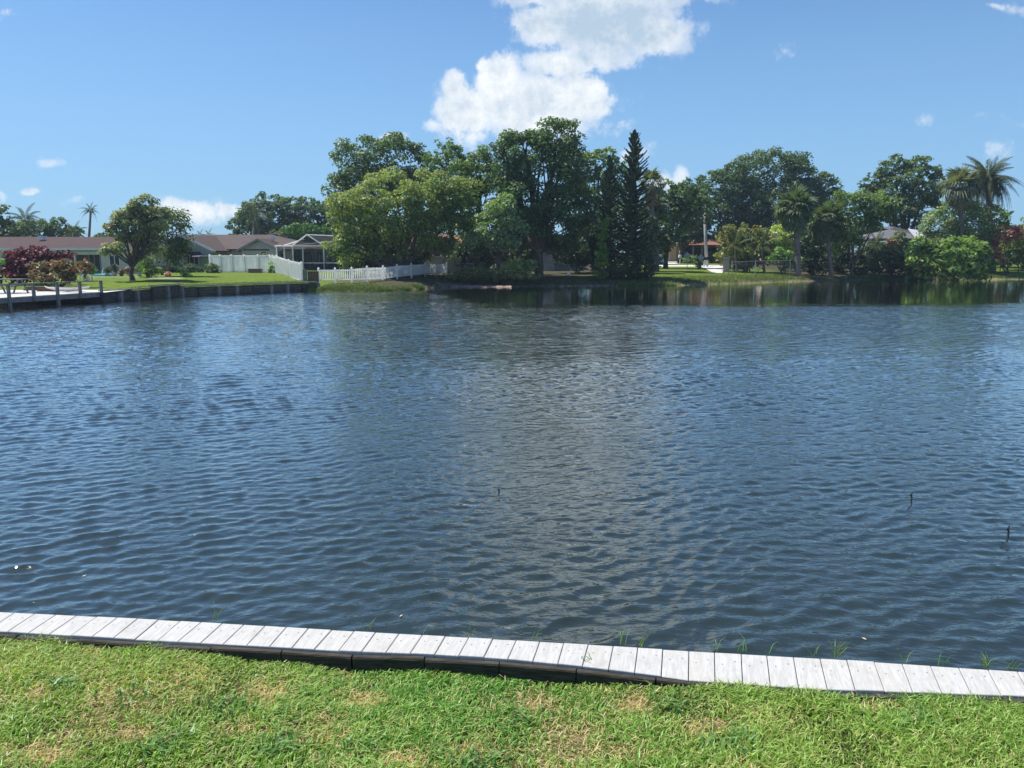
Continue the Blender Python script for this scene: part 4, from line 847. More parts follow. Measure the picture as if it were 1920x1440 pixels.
# screened porch
Yp = 79.5; sc = thing('screened_porch', (X(580, Yp), Yp, 1), 'white-framed screened porch with a peaked mesh roof', 'screened porch')
ze = zw(462, Yp); zb = zw(505, Yp); fr = 'white_vinyl'; bk = 85.6
for px in (519, 533, 549, 568, 607, 642): pbox('post', (X(px, Yp), Yp, (ze+zb)/2-.1), (.11, .11, ze-zb+.2), fr, sc)
pbox('top_rail', ((X(517, Yp)+X(642, Yp))/2, Yp, ze+.06), (X(642, Yp)-X(517, Yp)+.1, .12, .12), fr, sc)
pbox('chair_rail', ((X(549, Yp)+X(642, Yp))/2, Yp-.02, zw(493, Yp)), (X(642, Yp)-X(549, Yp), .07, .08), fr, sc)
pks = [((X(577, Yp)), Yp, zw(440, Yp))]
ap = Vector(pks[0]); bp = Vector((X(577, Yp)+1.6, bk, zw(440, Yp)))
for px in (549, 607): MB().beam(ap, (X(px, Yp), Yp, ze+.1), .1, .12).build('rafter', fr, sc)
MB().beam(ap, bp, .08, .1).build('ridge_beam', fr, sc); MB().beam(bp, (X(642, Yp)-1.2, bk, ze+.1), .1, .1).build('rafter', fr, sc)
MB().beam((X(533, Yp), Yp, ze+.1), (X(577, Yp)-1, Yp+2.6, zw(447, Yp)), .1, .1).build('rafter', fr, sc); MB().beam((X(549, Yp), Yp+.1, ze+.1), (X(600, Yp), bk, zw(450, Yp)), .07, .07).build('rafter', fr, sc)
def tri(name, pts, parent): return MB().add(pts, [tuple(range(len(pts)))]).build(name, 'screen', parent)
xa, xb, xc, xd = X(517, Yp), X(549, Yp), X(607, Yp), X(642, Yp)
tri('screen_panel', [(xb, Yp, ze+.1), (xc, Yp, ze+.1), ap], sc)
tri('screen_panel', [(xb, Yp, ze+.1), ap, bp, (xb+1.6, bk, ze+.1)], sc); tri('screen_panel', [(xc, Yp, ze+.1), (xc+1.6, bk, ze+.1), bp, ap], sc)
for p0, p1 in ((519,533),(533,549),(549,568),(568,607),(607,642)): tri('screen_panel', [(X(p0, Yp), Yp, zb), (X(p1, Yp), Yp, zb), (X(p1, Yp), Yp, ze), (X(p0, Yp), Yp, ze)], sc)
tri('screen_panel', [(xd, Yp, zb), (xd, bk, zb), (xd, bk, ze), (xd, Yp, ze)], sc)
pbox('kick_panel', ((X(549, Yp)+X(642, Yp))/2, Yp+.03, (zb+zw(493, Yp))/2), (X(642, Yp)-X(549, Yp), .02, zw(493, Yp)-zb), 'darkmetal', sc)
for k, px in enumerate((545, 566, 588, 612, 630)): window(h2, X(px+3, 86), X(px+19 if k < 4 else px+14, 86), zw(494, 86), zw(472, 86), 85.99, 1)
pbox('lintel', (X(600, 86), 85.9, zw(467, 86)), (X(650, 86)-X(548, 86), .3, .55), 'whitewall', h2)
# house behind the dome tree and the tallest tree
h3 = thing('house', (X(860, 90), 90, .9), 'shaded house with faded red roof half hidden behind the central trees', 'house')
pbox('wall', (X(780, 92), 92.1, 2.0), (X(935, 92)-X(660, 92), .2, 2.8), 'greywall', h3)
pbox('wall', (X(1010, 84), 88.1, 2.0), (X(1080, 88)-X(925, 88), .2, 2.8), 'greywall', h3)
pbox('wall', (X(1030, 84), 84.1, 1.8), (X(1085, 84)-X(1062, 84), .2, 2.4), 'greywall', h3)
hip_roof('roof', X(700, 92), X(1075, 88), 88.5, 98, zw(459, 88), zw(440, 93), 'roof_orange', h3, True, True)
pbox('fascia', ((X(924, 85)+X(1070, 85))/2, 85, zw(459, 85)), (X(1070, 85)-X(924, 85), .12, .24), 'white_paint', h3)
pbox('porch_roof', ((X(924, 85)+X(1070, 85))/2, 86.7, zw(458.5, 85)+.02), (X(1070, 85)-X(924, 85), 3.3, .14), 'roof_white', h3)
for px in (926, 946, 1066): pbox('post', (X(px, 85), 85.1, 1.9), (.18, .18, 2.2), 'greywall', h3)
window(h3, X(960, 88), X(1040, 88), 1.1, 2.9, 87.99, 3, 'darkmetal'); window(h3, X(800, 92), X(825, 92), 1.6, 2.7, 91.99, 1)
window(h3, X(865, 92), X(890, 92), 1.6, 2.7, 91.99, 1)
# orange roofed house: garage wing and porch wing
h4 = thing('house', (X(1300, 118), 118, 1.5), 'tan stucco house with orange tile roof behind the diamond road signs', 'house')
zb4 = zw(492, 116)
def wbox(p0, p1, Y_, y0, y1, m_, d=.2): return pbox('wall', ((X(p0, Y_)+X(p1, Y_))/2, Y_+d/2, (zw(y0, Y_)+zw(y1, Y_))/2), (X(p1, Y_)-X(p0, Y_), d, zw(y0, Y_)-zw(y1, Y_)), m_, h4)
wbox(1190, 1268.5, 116, 459, 492, 'tanwall', .3); wbox(1277, 1283, 117, 459, 492, 'tanwall', .3); wbox(1283, 1345, 121, 455, 491, 'greywall', .3); wbox(1345, 1420, 117.5, 459, 491, 'greywall')
pbox('wall', (X(1268, 118)-.05, 121.2, (zw(459,116)+zb4)/2), (.3, 9.6, zw(459,116)-zb4), 'tanwall', h4)
hip_roof('roof', X(1190, 116), X(1268, 116), 116, 126, zw(459.5, 116), zw(450, 121)+.25, 'roof_orange', h4, True, True, .5)
hip_roof('roof', X(1280, 116)-.3, X(1425, 116), 116.5, 130, zw(459, 116), zw(440.5, 123), 'roof_orange', h4, True, True, .5)
pbox('fascia', ((X(1190, 115)+X(1268, 115))/2+.2, 115.46, zw(460, 115.4)), (X(1268, 115)-X(1190, 115)+1.2, .06, .2), 'white_paint', h4)
for px in (1299, 1316): pbox('post', (X(px, 117), 117, (zw(459, 117)+zw(491, 117))/2), (.25, .25, zw(459, 117)-zw(491, 117)), 'greywall', h4)
window(h4, X(1288, 121), X(1312, 121), zw(488, 121), zw(466, 121), 120.99, 2, 'darkmetal'); window(h4, X(1325, 121), X(1342, 121), zw(488, 121), zw(466, 121), 120.99, 1, 'darkmetal')
for px in (1229, 1234): pbox('wall_lamp', (X(px, 116), 115.9, zw(468, 116)), (.18, .2, .5), 'darkmetal', h4)
# small pale shed between
h6 = thing('shed', (X(1450, 104), 104, 1.3), 'pale tan shed half hidden between the bronze clump and the first fan palm', 'shed')
pbox('wall', (X(1455, 104), 105.5, (zw(438, 104)+zw(490, 104))/2), (X(1478, 104)-X(1436, 104), 3, zw(438, 104)-zw(490, 104)), 'cream', h6)
hip_roof('roof', X(1434, 104), X(1480, 104), 103.9, 107.2, zw(437, 104), zw(431, 104), 'roof_white', h6, True, True, .1)
window(h6, X(1463, 104), X(1476, 104), zw(466, 104), zw(457, 104), 103.98, 0, 'darkmetal')
# grey roofed house
h5 = thing('house', (X(1690, 98), 98, 1.2), 'grey shingle roofed house with white corner behind the large bright bush', 'house')
z5 = zw(447, 98)
pbox('wall', ((X(1630, 98)+X(1712, 98))/2, 99.1, 2.6), (X(1712, 98)-X(1630, 98), .2, 3.2), 'greywall', h5)
hip_roof('roof', X(1636, 98), X(1722, 98)+1.5, 98, 108, zw(447, 98), zw(425, 103), 'roof_grey', h5, True, True, .4)
prism('roof', [(X(1712, 96), 95.5, zw(448, 95.5)), (X(1738, 96)+.4, 95.5, zw(448, 95.5)), (X(1748, 96), 100, zw(432, 100)), (X(1733, 96), 100.5, zw(428, 100))], .12, 'roof_white', h5)
pbox('wall', ((X(1722, 96)+X(1745, 96))/2, 96.2, 2.6), (X(1745, 96)-X(1722, 96), .2, 3.4), 'whitewall', h5)
pbox('door', (X(1718, 96), 96.35, 2.2), (.7, .06, 2.4), 'glass', h5)
window(h5, X(1652, 98), X(1680, 98), 1.9, 3.0, 98.99, 2)
h7 = thing('house', (X(1830, 106), 106, 1.4), 'house with grey roof glimpsed between the tall palm trunk and the large bush', 'house')
pbox('wall', (X(1845, 106), 107, (zw(447, 106)+zw(485, 106))/2), (X(1890, 106)-X(1800, 106), .2, zw(447, 106)-zw(485, 106)), 'whitewall', h7)
hip_roof('roof', X(1800, 106), X(1890, 106), 106.5, 114, zw(446, 106), zw(430, 110), 'roof_grey', h7, True, True, .5)
window(h7, X(1840, 106), X(1856, 106), zw(470, 106), zw(456, 106), 106.88, 1)

# ---------------------------------------------------------------- fences
def fence(name, label, pts, post, pan, kind, postw=.13, cat='fence'):
    """pts: (px, Y, top y px, bottom y px)"""
    P_ = [(W(a, t_, Y_), W(a, b_, Y_)) for a, Y_, t_, b_ in pts]; th = thing(name, (P_[0][1].x, P_[0][1].y, P_[0][1].z), label, cat)
    for tp, bt in P_:
        z0 = min(bt.z, G(bt.x, bt.y))-.25
        pbox('post', (tp.x, tp.y, (tp.z+z0)/2+.04), (postw, postw, tp.z-z0+.08), post, th)
        MB().add([(tp.x-postw*.62, tp.y-postw*.62, tp.z+.082), (tp.x+postw*.62, tp.y-postw*.62, tp.z+.082), (tp.x+postw*.62, tp.y+postw*.62, tp.z+.082), (tp.x-postw*.62, tp.y+postw*.62, tp.z+.082), (tp.x, tp.y, tp.z+.16)], [(0,1,4),(1,2,4),(2,3,4),(3,0,4),(3,2,1,0)]).build('post_cap', post, th)
    for (t0, b0), (t1, b1) in zip(P_, P_[1:]):
        d = (b1-b0); d.z = 0; L = d.length; d.normalize(); g0 = d*postw/2
        if kind == 'solid':
            n_ = 6
            a0, a1, c0, c1 = b0+g0, b1-g0, t0+g0, t1-g0
            MB().beam(a0*.5+c0*.5, a1*.5+c1*.5, .04, (c0-a0).length*.9).build('panel', pan, th)
            MB().beam(c0, c1, .07, .1).build('rail', pan, th); MB().beam(a0+Vector((0, 0, .05)), a1+Vector((0, 0, .05)), .07, .12).build('rail', pan, th)
            mb = MB()
            for k in range(1, int(L/.3)): 
                q0 = a0.lerp(a1, k*.3/L); q1 = c0.lerp(c1, k*.3/L); mb.beam(q0, q1, .012, .05, up=d)
            if mb.v: mb.build('batten', pan, th, kind='stuff')
        elif kind == 'picket':
            for f_ in (.14, .86): MB().beam((b0+g0).lerp(t0+g0, f_), (b1-g0).lerp(t1-g0, f_), .05, .09).build('rail', pan, th)
            mb = MB(); n_ = int(L/.155)
            for k in range(1, n_): mb.beam(b0.lerp(b1, k/n_)+Vector((0, 0, .06)), t0.lerp(t1, k/n_)-Vector((0, 0, .02)), .03, .075, up=d)
            mb.build('picket', pan, th, kind='stuff')
        elif kind == 'chain':
            MB().tube([t0, t1], .03, 6).build('rail', post, th); MB().add([b0, b1, t1, t0], [(0, 1, 2, 3)]).build('chain_mesh', 'chain', th)
        elif kind == 'iron':
            for f_ in (.12, .92): MB().beam(b0.lerp(t0, f_), b1.lerp(t1, f_), .04, .04).build('rail', pan, th)
            mb = MB(); n_ = int(L/.13)
            for k in range(1, n_): mb.beam(b0.lerp(b1, k/n_), t0.lerp(t1, k/n_), .018, .018, up=d)
            mb.build('bar', pan, th, kind='stuff')
    return th
fence('privacy_fence', 'solid white vinyl privacy fence around the middle lawn, sloping down to the water', [(393,73,480,511),(412,73,480,511),(433.5,73,480,511),(457,73,480,511),(483,73,480,511),(505,73,480,512),(511,71.5,480.5,513),(518,69,481,515),(541,63,489,521),(565,57.6,494,527)], 'white_vinyl', 'white_vinyl', 'solid', .15)
fence('picket_fence', 'white picket fence on the bank running back to the right', [(597,57.6,505,528),(628,58,505,527.5),(659,58.6,504,527),(688,59.3,501.5,526.5),(718,61,501,525),(744,62.5,498,521),(771,64.5,496,518),(797,67,495,516),(817,69,495,514.5),(837,70.5,494,513)], 'white_vinyl', 'white_vinyl', 'picket', .13)
fence('vinyl_fence', 'plain greyish tan vinyl fence panels behind the right end of the picket fence', [(778,73,480,511),(812,73,480.5,512),(863,73,484,511)], 'tan_vinyl', 'tan_vinyl', 'solid', .12)
fence('chain_link_fence', 'low grey chain link fence in front of the dark garden', [(1373,76,491,511.5),(1417,77.5,489.5,511),(1482,79,488,509.5),(1545,83,487,507)], 'greymetal', 'greymetal', 'chain', .06)
fence('iron_fence', 'low black iron railing on the lawn at the right edge', [(1846,86,489.5,506),(1877,86,489.5,506.5),(1911,86,489.5,507),(1945,86,489.5,507),(1980,86,489.5,507)], 'blackiron', 'blackiron', 'iron', .07)
fence('white_gate', 'short leaning white picket gate at the end of the sandy drive', [(1357,77,481,511),(1367,78.5,483,511)], 'tan_vinyl', 'tan_vinyl', 'picket', .07, 'gate')
# brown gate with grey post at the end of the privacy fence
gt = thing('wooden_gate', (X(584, 57.3), 57.3, .6), 'dark brown wooden gate between the privacy fence and the picket fence', 'gate')
a, b_ = X(575, 57.2), X(596, 57.2)
for k in range(7): pbox('board', (a+(b_-a)*(k+.5)/7, 57.2, 1.0), ((b_-a)/7-.012, .03, .85), 'brownwood', gt)
pbox('rail', ((a+b_)/2, 57.17, 1.32), (b_-a, .03, .08), 'brownwood', gt); pbox('rail', ((a+b_)/2, 57.17, .75), (b_-a, .03, .08), 'brownwood', gt)
pbox('post', (X(570, 57.2), 57.2, .95), (.28, .2, 1.2), 'railwood', gt)

# ---------------------------------------------------------------- bulkhead at the left far shore
bh = thing('bulkhead', (-21.2, 49, 0), 'dark timber bulkhead with posts below the left lawns', 'bulkhead')
BP = [Vector((-22.9, 42.5, 0)), Vector((-21.2, 49, 0)), Vector((-14.5, 56.9, 0))]
def along(P_, s):
    for a_, b_ in zip(P_, P_[1:]):
        l = (b_-a_).length
        if s <= l: return a_.lerp(b_, s/l), (b_-a_).normalized()
        s -= l
    return P_[-1], (P_[-1]-P_[-2]).normalized()
tot = sum((b_-a_).length for a_, b_ in zip(BP, BP[1:])); npst = 13; stp = tot/npst
for k in range(npst+1):
    p_, d = along(BP, k*stp); n_ = Vector((d.y, -d.x, 0)); tall = 3 <= k <= 5
    pbox('piling', (p_.x+n_.x*.14, p_.y+n_.y*.14, .12), (.2, .2, 1.16 if tall else .9), 'railwood' if k % 3 else 'oldwood', bh, math.atan2(d.y, d.x))
    if k < npst:
        p2, _ = along(BP, (k+1)*stp)
        for j in range(4 if not (3 <= k < 5) else 5):
            zc = -.02+.17*j; MB().beam(Vector((p_.x, p_.y, zc)), Vector((p2.x, p2.y, zc)), .05, .16).build('plank', 'oldwood', bh)
        zt = .675 if not (3 <= k < 5) else .83
        MB().beam(Vector((p_.x, p_.y, zt))-n_*.02, Vector((p2.x, p2.y, zt))-n_*.02, .3, .05).build('cap_board', 'railwood', bh)
a = U(322, 533, .84); b_ = U(397, 533, .84)
# concrete steps and patio
st = thing('concrete_steps', (X(322, 57), 57, .9), 'pale concrete landing with steps beside the small bright palm', 'steps')
zt = 1.12
pbox('step', (X(310, 57), 57, zw(522.5, 57)), (X(342, 57)-X(280, 57), 1.6, .1), 'concrete', st); pbox('step', (X(330, 55.6), 55.6, zw(527, 55.6)), (.9, .8, .1), 'concrete', st); pbox('step', (X(334, 54.6), 54.6, zw(531, 54.6)), (.9, .8, .1), 'concrete', st)
pbox('riser', (X(312, 57), 56.4, zw(525, 56.3)-.15), (X(340, 57)-X(292, 57), .1, .3), 'greywall', st)
pat = prism('patio', [W(150, 519.5, 58), W(262, 519.5, 58), W(275, 514.5, 67.5), W(140, 514.5, 67.5)][0:4], .1, 'concrete', None); tag(pat, kind='structure')
pl = thing('swimming_pool', W(192, 518, 61), 'raised turquoise pool edge on the patio of the red-brown roofed house', 'pool')
pbox('pool_wall', (X(192, 60.5), 60.5, zw(516.2, 60.5)-.02), (X(203, 60.5)-X(181, 60.5), 1.6, .24), 'turquoise', pl); pbox('coping', (X(208, 60.5), 60.5, zw(517.6, 60.5)-.06), (X(240, 60.5)-X(180, 60.5), 1.9, .08), 'white_paint', pl)
MB().tube([W(191, 515, 60.5), W(192, 507, 60.5), W(196, 502.5, 60.5), W(198, 508, 60.5)], .03, 6).build('handrail', 'white_paint', pl)
def pot_plant(label, px, Y_, y_top, y_pot, y_bot, w, tint, potm='greymetal', fl=None):
    b0 = W(px, y_bot, Y_); s = mpp(Y_); th = thing('potted_plant', b0, label, 'potted plant', 'potted plants on the patio'); h = (y_bot-y_pot)*s
    MB().tube([b0, b0+Vector((0, 0, h))], [w*s*.32, w*s*.48], 10).build('pot', potm, th)
    V_, C_ = leaves([lobe(px, (y_top+y_pot)/2, w*.6, (y_pot-y_top)/2+1, Y_)], .13, tint, int(px)+900, 1.2, .2, cull=False, flow=fl); quads_obj('foliage', V_, C_, 'leaf', th)
pot_plant('large pale pot with dark grassy plant beside the pool', 201, 60, 500, 511, 519, 9, (.05,.07,.04), 'cream')
pot_plant('round dark topiary in a pale pot left of the forked trunk', 215, 60, 499, 509, 519, 10, (.04,.05,.035), 'cream')
pot_plant('low brown potted plant between the topiary and the forked trunk', 228, 60, 506, 512, 518, 9, (.08,.06,.045), 'terracotta')
pot_plant('tall reddish plant in a pale pot touching the forked trunk', 243, 60, 503, 511, 520, 9, (.09,.06,.04), 'cream', ((.4,.15,.1),.15))
pot_plant('pink flowering plant in a clay pot at the foot of the small bright palm', 316, 57.6, 508, 514, 518, 6, (.2,.1,.08), 'terracotta', ((.6,.35,.3),.4))
pot_plant('white-flowered planter right of the forked trunk', 262, 59, 500, 514, 521, 8, (.07,.09,.05), 'greywall', ((.5,.5,.4),.1))
pot_plant('pointed green plant by the porch door', 172, 62, 503, 512, 517, 12, (.07,.11,.05), 'darkmetal')

# dock with railing
DZ = .62
dk = thing('dock', (-26, 38, 0), 'low pale dock with a grey wooden railing cut by the left edge', 'dock')
e0, e1 = Vector((-24.9, 35.5, 0)), Vector((-22.9, 42.5, 0)); ddir = (e1-e0).normalized(); nn = Vector((-ddir.y, ddir.x, 0))
e00 = e0-ddir*5
mb = MB(); Ld = (e1-e00).length; nd = int(Ld/.15)
for k in range(nd):
    p_ = e00+ddir*(k+.5)*Ld/nd; mb.beam(Vector((p_.x, p_.y, DZ-.02)), Vector((p_.x, p_.y, DZ-.02))+nn*6.5, .14, .04)
mb.build('deck_boards', M['concrete'], dk, kind='stuff')
MB().beam(Vector((e00.x, e00.y, DZ-.16)), Vector((e1.x, e1.y, DZ-.16)), .06, .24).build('rim_beam', 'railwood', dk)
for k, px in enumerate((-40, 15, 62, 107, 149, 190)):
    # posts stand along the rim at the photographed spacing
    best = min((abs(W(px, 555, (e00+ddir*s_).y).x-(e00+ddir*s_).x), s_) for s_ in np.linspace(0, Ld, 400))[1]
    p_ = e00+ddir*best-nn*.07; lo = -.4 if k in (0, 1, 3, 5) else DZ-.28
    pbox('post', (p_.x, p_.y, (1.24+lo)/2), (.12, .12, 1.24-lo), 'railwood', dk, math.atan2(ddir.y, ddir.x))
MB().beam(Vector((e00.x, e00.y, 1.26))-nn*.05, Vector((e1.x, e1.y, 1.22))-nn*.05, .16, .05).build('hand_rail', 'railwood', dk)
for s_ in np.arange(.8, Ld, 2.1):
    p_ = e00+ddir*s_+nn*3; pbox('pile', (p_.x, p_.y, .1), (.18, .18, .9), 'oldwood', dk)
mb = MB()
for k in range(9): MB().beam((-22.9-1.3*k, 42.65+.12*k, .03), (-22.9-1.3*(k+1)+.02, 42.65+.12*(k+1), .03), .06, 1.05).build('back_board', 'oldwood', dk)
MB().add([(-34.6, 43.7, .56), (-22.9, 42.6, .56), (-22.9, 46.5, .6), (-34.6, 46.8, .6)], [(0, 1, 2, 3)]).build('landing', 'concrete', dk)
# picnic table
tb = thing('picnic_table', W(22, 548, 41), 'weathered wooden picnic table on the dock at the left edge', 'picnic table'); s = mpp(41); c = W(15, 528, 41)
for k in range(5): pbox('board', (c.x, c.y-.35+.17*k, DZ+.74), (1.7, .15, .04), 'railwood', tb)
for sg in (-1, 1):
    pbox('bench', (c.x, c.y+sg*.72, DZ+.44), (1.7, .26, .04), 'railwood', tb)
    for e_ in (-.62, .62): MB().beam((c.x+e_, c.y+sg*.15, DZ+.72), (c.x+e_, c.y+sg*.62, DZ), .04, .1).build('leg', 'railwood', tb)
for e_ in (-.62, .62): MB().beam((c.x+e_, c.y-.75, DZ+.42), (c.x+e_, c.y+.75, DZ+.42), .04, .1).build('crossbar', 'railwood', tb)
# brick planter and white kayak behind the rail
pb = thing('brick_planter', W(105, 546, 44), 'low dark red brick planter edge behind the railing', 'planter'); c = W(100, 543, 44)
for j in range(2):
    for k in range(9): pbox('brick', (c.x-1.5+k*.36+.18*j, c.y, .68+.11*j), (.34, .18, .10), 'planterwood', pb)
for k in range(4): pbox('brick', (W(88, 540, 43).x+.3*k-.4, 43, .69), (.28, .18, .14), 'planterwood', pb)
ky = thing('canoe', W(127, 546, 42.5), 'upturned slim white canoe lying on the dock behind the railing', 'canoe')
c = W(127, 544, 42.3); prof = [(-1.25, .02, .18), (-1.1, .1, .08), (-.6, .25, .02), (0, .3, 0), (.6, .25, .02), (1.1, .1, .08), (1.25, .02, .18)]
vs_ = []; fc = []
for x_, w_, k_ in prof:
    for a_ in range(7): th_ = math.pi*a_/6; vs_.append((c.x+x_, c.y-w_*math.cos(th_), DZ+.22-.2*math.sin(th_)*(w_/.3)+k_*.5))
for i in range(6):
    for a_ in range(6): fc.append((i*7+a_, (i+1)*7+a_, (i+1)*7+a_+1, i*7+a_+1))
MB().add(vs_, fc).build('hull', 'white_plastic', ky, smooth=True)
MB().tube([(c.x+x_, c.y-w_, DZ+.225+k_*.5) for x_, w_, k_ in prof], .02, 5).build('gunwale', 'white_paint', ky)
ch = thing('patio_table', W(164, 522, 54), 'small white garden table near the railing corner', 'garden table'); c = W(164, 518, 54); zg = G(c.x, c.y)
pbox('table_top', (c.x, c.y, c.z+.06), (.55, .55, .05), 'white_plastic', ch)
for sx in (-1, 1):
    for sy in (-1, 1): pbox('leg', (c.x+sx*.2, c.y+sy*.2, (c.z+.03+zg)/2), (.06, .06, c.z+.03-zg), 'white_plastic', ch)
ac = thing('patio_chair', W(158, 522, 54.2), 'small white garden chair left of the white garden table', 'chair'); c = W(157, 518, 54.2)
pbox('seat', (c.x, c.y, zg+.38), (.4, .4, .04), 'white_plastic', ac); pbox('backrest', (c.x-.18, c.y, zg+.62), (.04, .4, .45), 'white_plastic', ac)
for sx in (-1, 1):
    for sy in (-1, 1): pbox('leg', (c.x+sx*.17, c.y+sy*.17, zg+.18), (.04, .04, .38), 'white_plastic', ac)
bb = thing('grill_cart', W(295, 519, 64), 'dark blue covered cart against the cream wall', 'cart'); c = W(295, 509, 64)
pbox('cover', (c.x, c.y, G(c.x, c.y)+.5), (1.1, .6, .55), 'awning', bb); 
for sx in (-.4, .4): pbox('leg', (c.x+sx, c.y, G(c.x, c.y)+.12), (.08, .4, .24), 'darkmetal', bb)
# wooden box by privacy fence
bx_ = thing('storage_box', W(481, 514, 70.5), 'brown wooden storage box at the foot of the privacy fence', 'box'); c = W(479, 509, 70.5)
pbox('side_panel', (c.x, c.y, c.z-.05), (1.15, .6, .5), 'yard_box', bx_); pbox('lid', (c.x, c.y, c.z+.22), (1.22, .66, .05), 'brownwood', bx_)
tree('young_tree', 'thin sapling behind the privacy fence corner', 74, 505, [(497,478,3,4)], (.08,.1,.05), .15, .03, rc=.2)

# bank planting under the picket fence (nobody could count it)
def tufts(name, label, pts, n_, h, tint, seed, leafw=.03):
    r = np.random.default_rng(seed); a = np.array(pts); k = r.integers(0, len(a), n_); x = a[k, 0]+r.normal(0, a[k, 2]); y = a[k, 1]+r.normal(0, a[k, 3])
    z = gz(x, y); ok = (z > -.1); x, y, z = x[ok], y[ok], z[ok]; n2 = len(x)
    col = np.clip(np.array(tint)*(1+r.normal(0, .25, (n2, 1))), .01, 1)
    V_, C_ = blades(x, y, np.maximum(z, -.02), h*(.4+r.random(n2)), np.full(n2, leafw), col, .2+1.0*r.random(n2), seed+1)
    return quads_obj(name, V_, C_, 'grass', label=label, cat='ground cover', kind='stuff')
# far treeline beyond the houses, read as one mass
V_, C_ = leaves([lobe(px, 462+6*math.sin(px*.05), 34, 20+6*math.sin(px*.11), 150, (px % 7)) for px in range(560, 2000, 34)], .5, (.045, .065, .035), 777, .8, 1.6)
quads_obj('treeline', V_, C_, 'leaf', label='low dark green treeline far behind the houses', cat='treeline', kind='stuff')
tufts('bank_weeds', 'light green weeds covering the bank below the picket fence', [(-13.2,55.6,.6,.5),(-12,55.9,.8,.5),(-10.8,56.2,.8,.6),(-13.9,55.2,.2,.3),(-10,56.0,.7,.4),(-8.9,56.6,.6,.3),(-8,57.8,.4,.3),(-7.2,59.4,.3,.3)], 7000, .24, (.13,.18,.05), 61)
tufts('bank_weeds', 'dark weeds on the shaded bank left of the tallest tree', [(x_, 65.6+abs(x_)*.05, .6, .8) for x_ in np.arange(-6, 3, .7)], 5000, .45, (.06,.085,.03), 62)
tufts('shore_grass', 'bright grass growing in the shallows below the tall pine', [(x_, 65.2+.05*(x_-9), .45, .25) for x_ in np.arange(9.5, 14.5, .5)], 2500, .3, (.14,.2,.05), 63)
tufts('bank_grass', 'mown green grass strip in front of the chain link fence', [(x_, float(np.interp(x_, SX, SY))+3.2, .6, 1.2) for x_ in np.arange(13.5, 29, .8)], 9000, .12, (.15,.20,.04), 64)
tufts('bank_fringe', 'ragged grass fringe overhanging the far waterline', [(x_, float(np.interp(x_, SX, SY))+.9, .5, .5) for x_ in np.arange(0, 54, .8)], 9000, .22, (.10,.13,.045), 68)
tufts('shore_reeds', 'light green water plants at the foot of the large bright bush', [(46.5,81.2,.7,.4),(49,81,.6,.4),(42.5,80.9,.5,.3),(38.5,80.6,.6,.3)], 1600, .55, (.12,.18,.05), 65)
tufts('lawn_edge', 'bright mown grass at the right edge lawn', [(x_, 83.8, .8, .8) for x_ in np.arange(51, 66, 1.)], 5000, .12, (.15,.22,.04), 66)
tufts('yard_grass', 'grass fringe along the bulkhead top of the left lawns', [(p_.x-.4, p_.y+.9, .3, .4) for p_ in [along(BP, s_)[0] for s_ in np.arange(0, tot, .4)]], 6000, .12, (.13,.2,.035), 67)
# shore stones, each on its own
rk = [MB().ell((0, 0, 0), (1, .8, .55), 8, 5, .16).mesh('stone', 'rock') for _ in range(4)]
rspots = [(1700,524,2.2),(1712,523.6,1.6),(1725,524,2.4),(1738,523.6,1.4),(1824,522.8,2.4),(1836,522.4,3.0),(1848,522,3.4),(1858,523,2.2),(1902,521.6,2.6),(1912,522.4,3.2),(1893,523,1.8),(1262,530,2),(1276,532,1.6),(1305,530,1.8),(1322,531,1.5),(1232,512,3.2),(1240,509,2.6),(1250,511,2.4),(820,530,2.2),(828,527,2),(812,535,1.8),(834,532,1.6),(940,533,1.8),(1072,534,1.6),(1090,535,1.4),(1590,521,3.),(1603,522,2.2)]
names_ = ['below the large bright bush', 'right of the large bush', 'on the shore strip', 'beside the road edge', 'on the dark bank']
for k, (px, py, w_) in enumerate(rspots):
    Y_ = min(150, (CH-.15)*F/(py-476)); x_ = X(px, Y_); o = inst('stone', rk[k % 4], None, Matrix.Translation((x_, Y_, G(x_, Y_)+.03)) @ Matrix.Rotation(k*1.3, 4, 'Z') @ Matrix.Scale(w_*.06, 4))
    cl = ([('below the large bright bush', 1700, 1740), ('right of the large bright bush', 1820, 1860), ('at the right edge lawn', 1890, 1915), ('on the mown bank by the sandy drive', 1260, 1325), ('at the near road edge beside the dark bush', 1230, 1252), ('at the foot of the picket fence bank', 810, 836), ('on the pinkish beach', 938, 942), ('left of the pine bases', 1070, 1092), ('under the glossy green tree', 1588, 1605)])
    nm2, lo_, hi_ = [c_ for c_ in cl if c_[1] <= px <= c_[2]][0]; row = sorted(q_[0] for q_ in rspots if lo_ <= q_[0] <= hi_); od = ('leftmost', 'second from left', 'third from left', 'fourth from left')[row.index(px)] if len(row) > 1 else 'single'
    tag(o, 'pale shore stone '+nm2+', '+od, 'stone', 'stones along the far shore')
# pinkish sand strip
bs = []
for px in np.arange(845, 965, 6): bs.append((px, 538.2+.4*math.sin(px*.1)))
lo = [U(px, y_+.6, .01) for px, y_ in bs]; hi = [U(px, y_-3.2+.8*math.sin(px*.23), .12) for px, y_ in bs]
tag(MB().add(lo+hi, [(i, i+1, len(lo)+i+1, len(lo)+i) for i in range(len(lo)-1)]).build('beach', 'beach'), kind='structure')
bs = [(px, 536.4) for px in np.arange(1050, 1160, 6)]; lo = [U(px, y_, .01) for px, y_ in bs]; hi = [U(px, y_-2.4+.6*math.sin(px*.3), .1) for px, y_ in bs]
tag(MB().add(lo+hi, [(i, i+1, len(lo)+i+1, len(lo)+i) for i in range(len(lo)-1)]).build('beach', 'beach'), kind='structure')

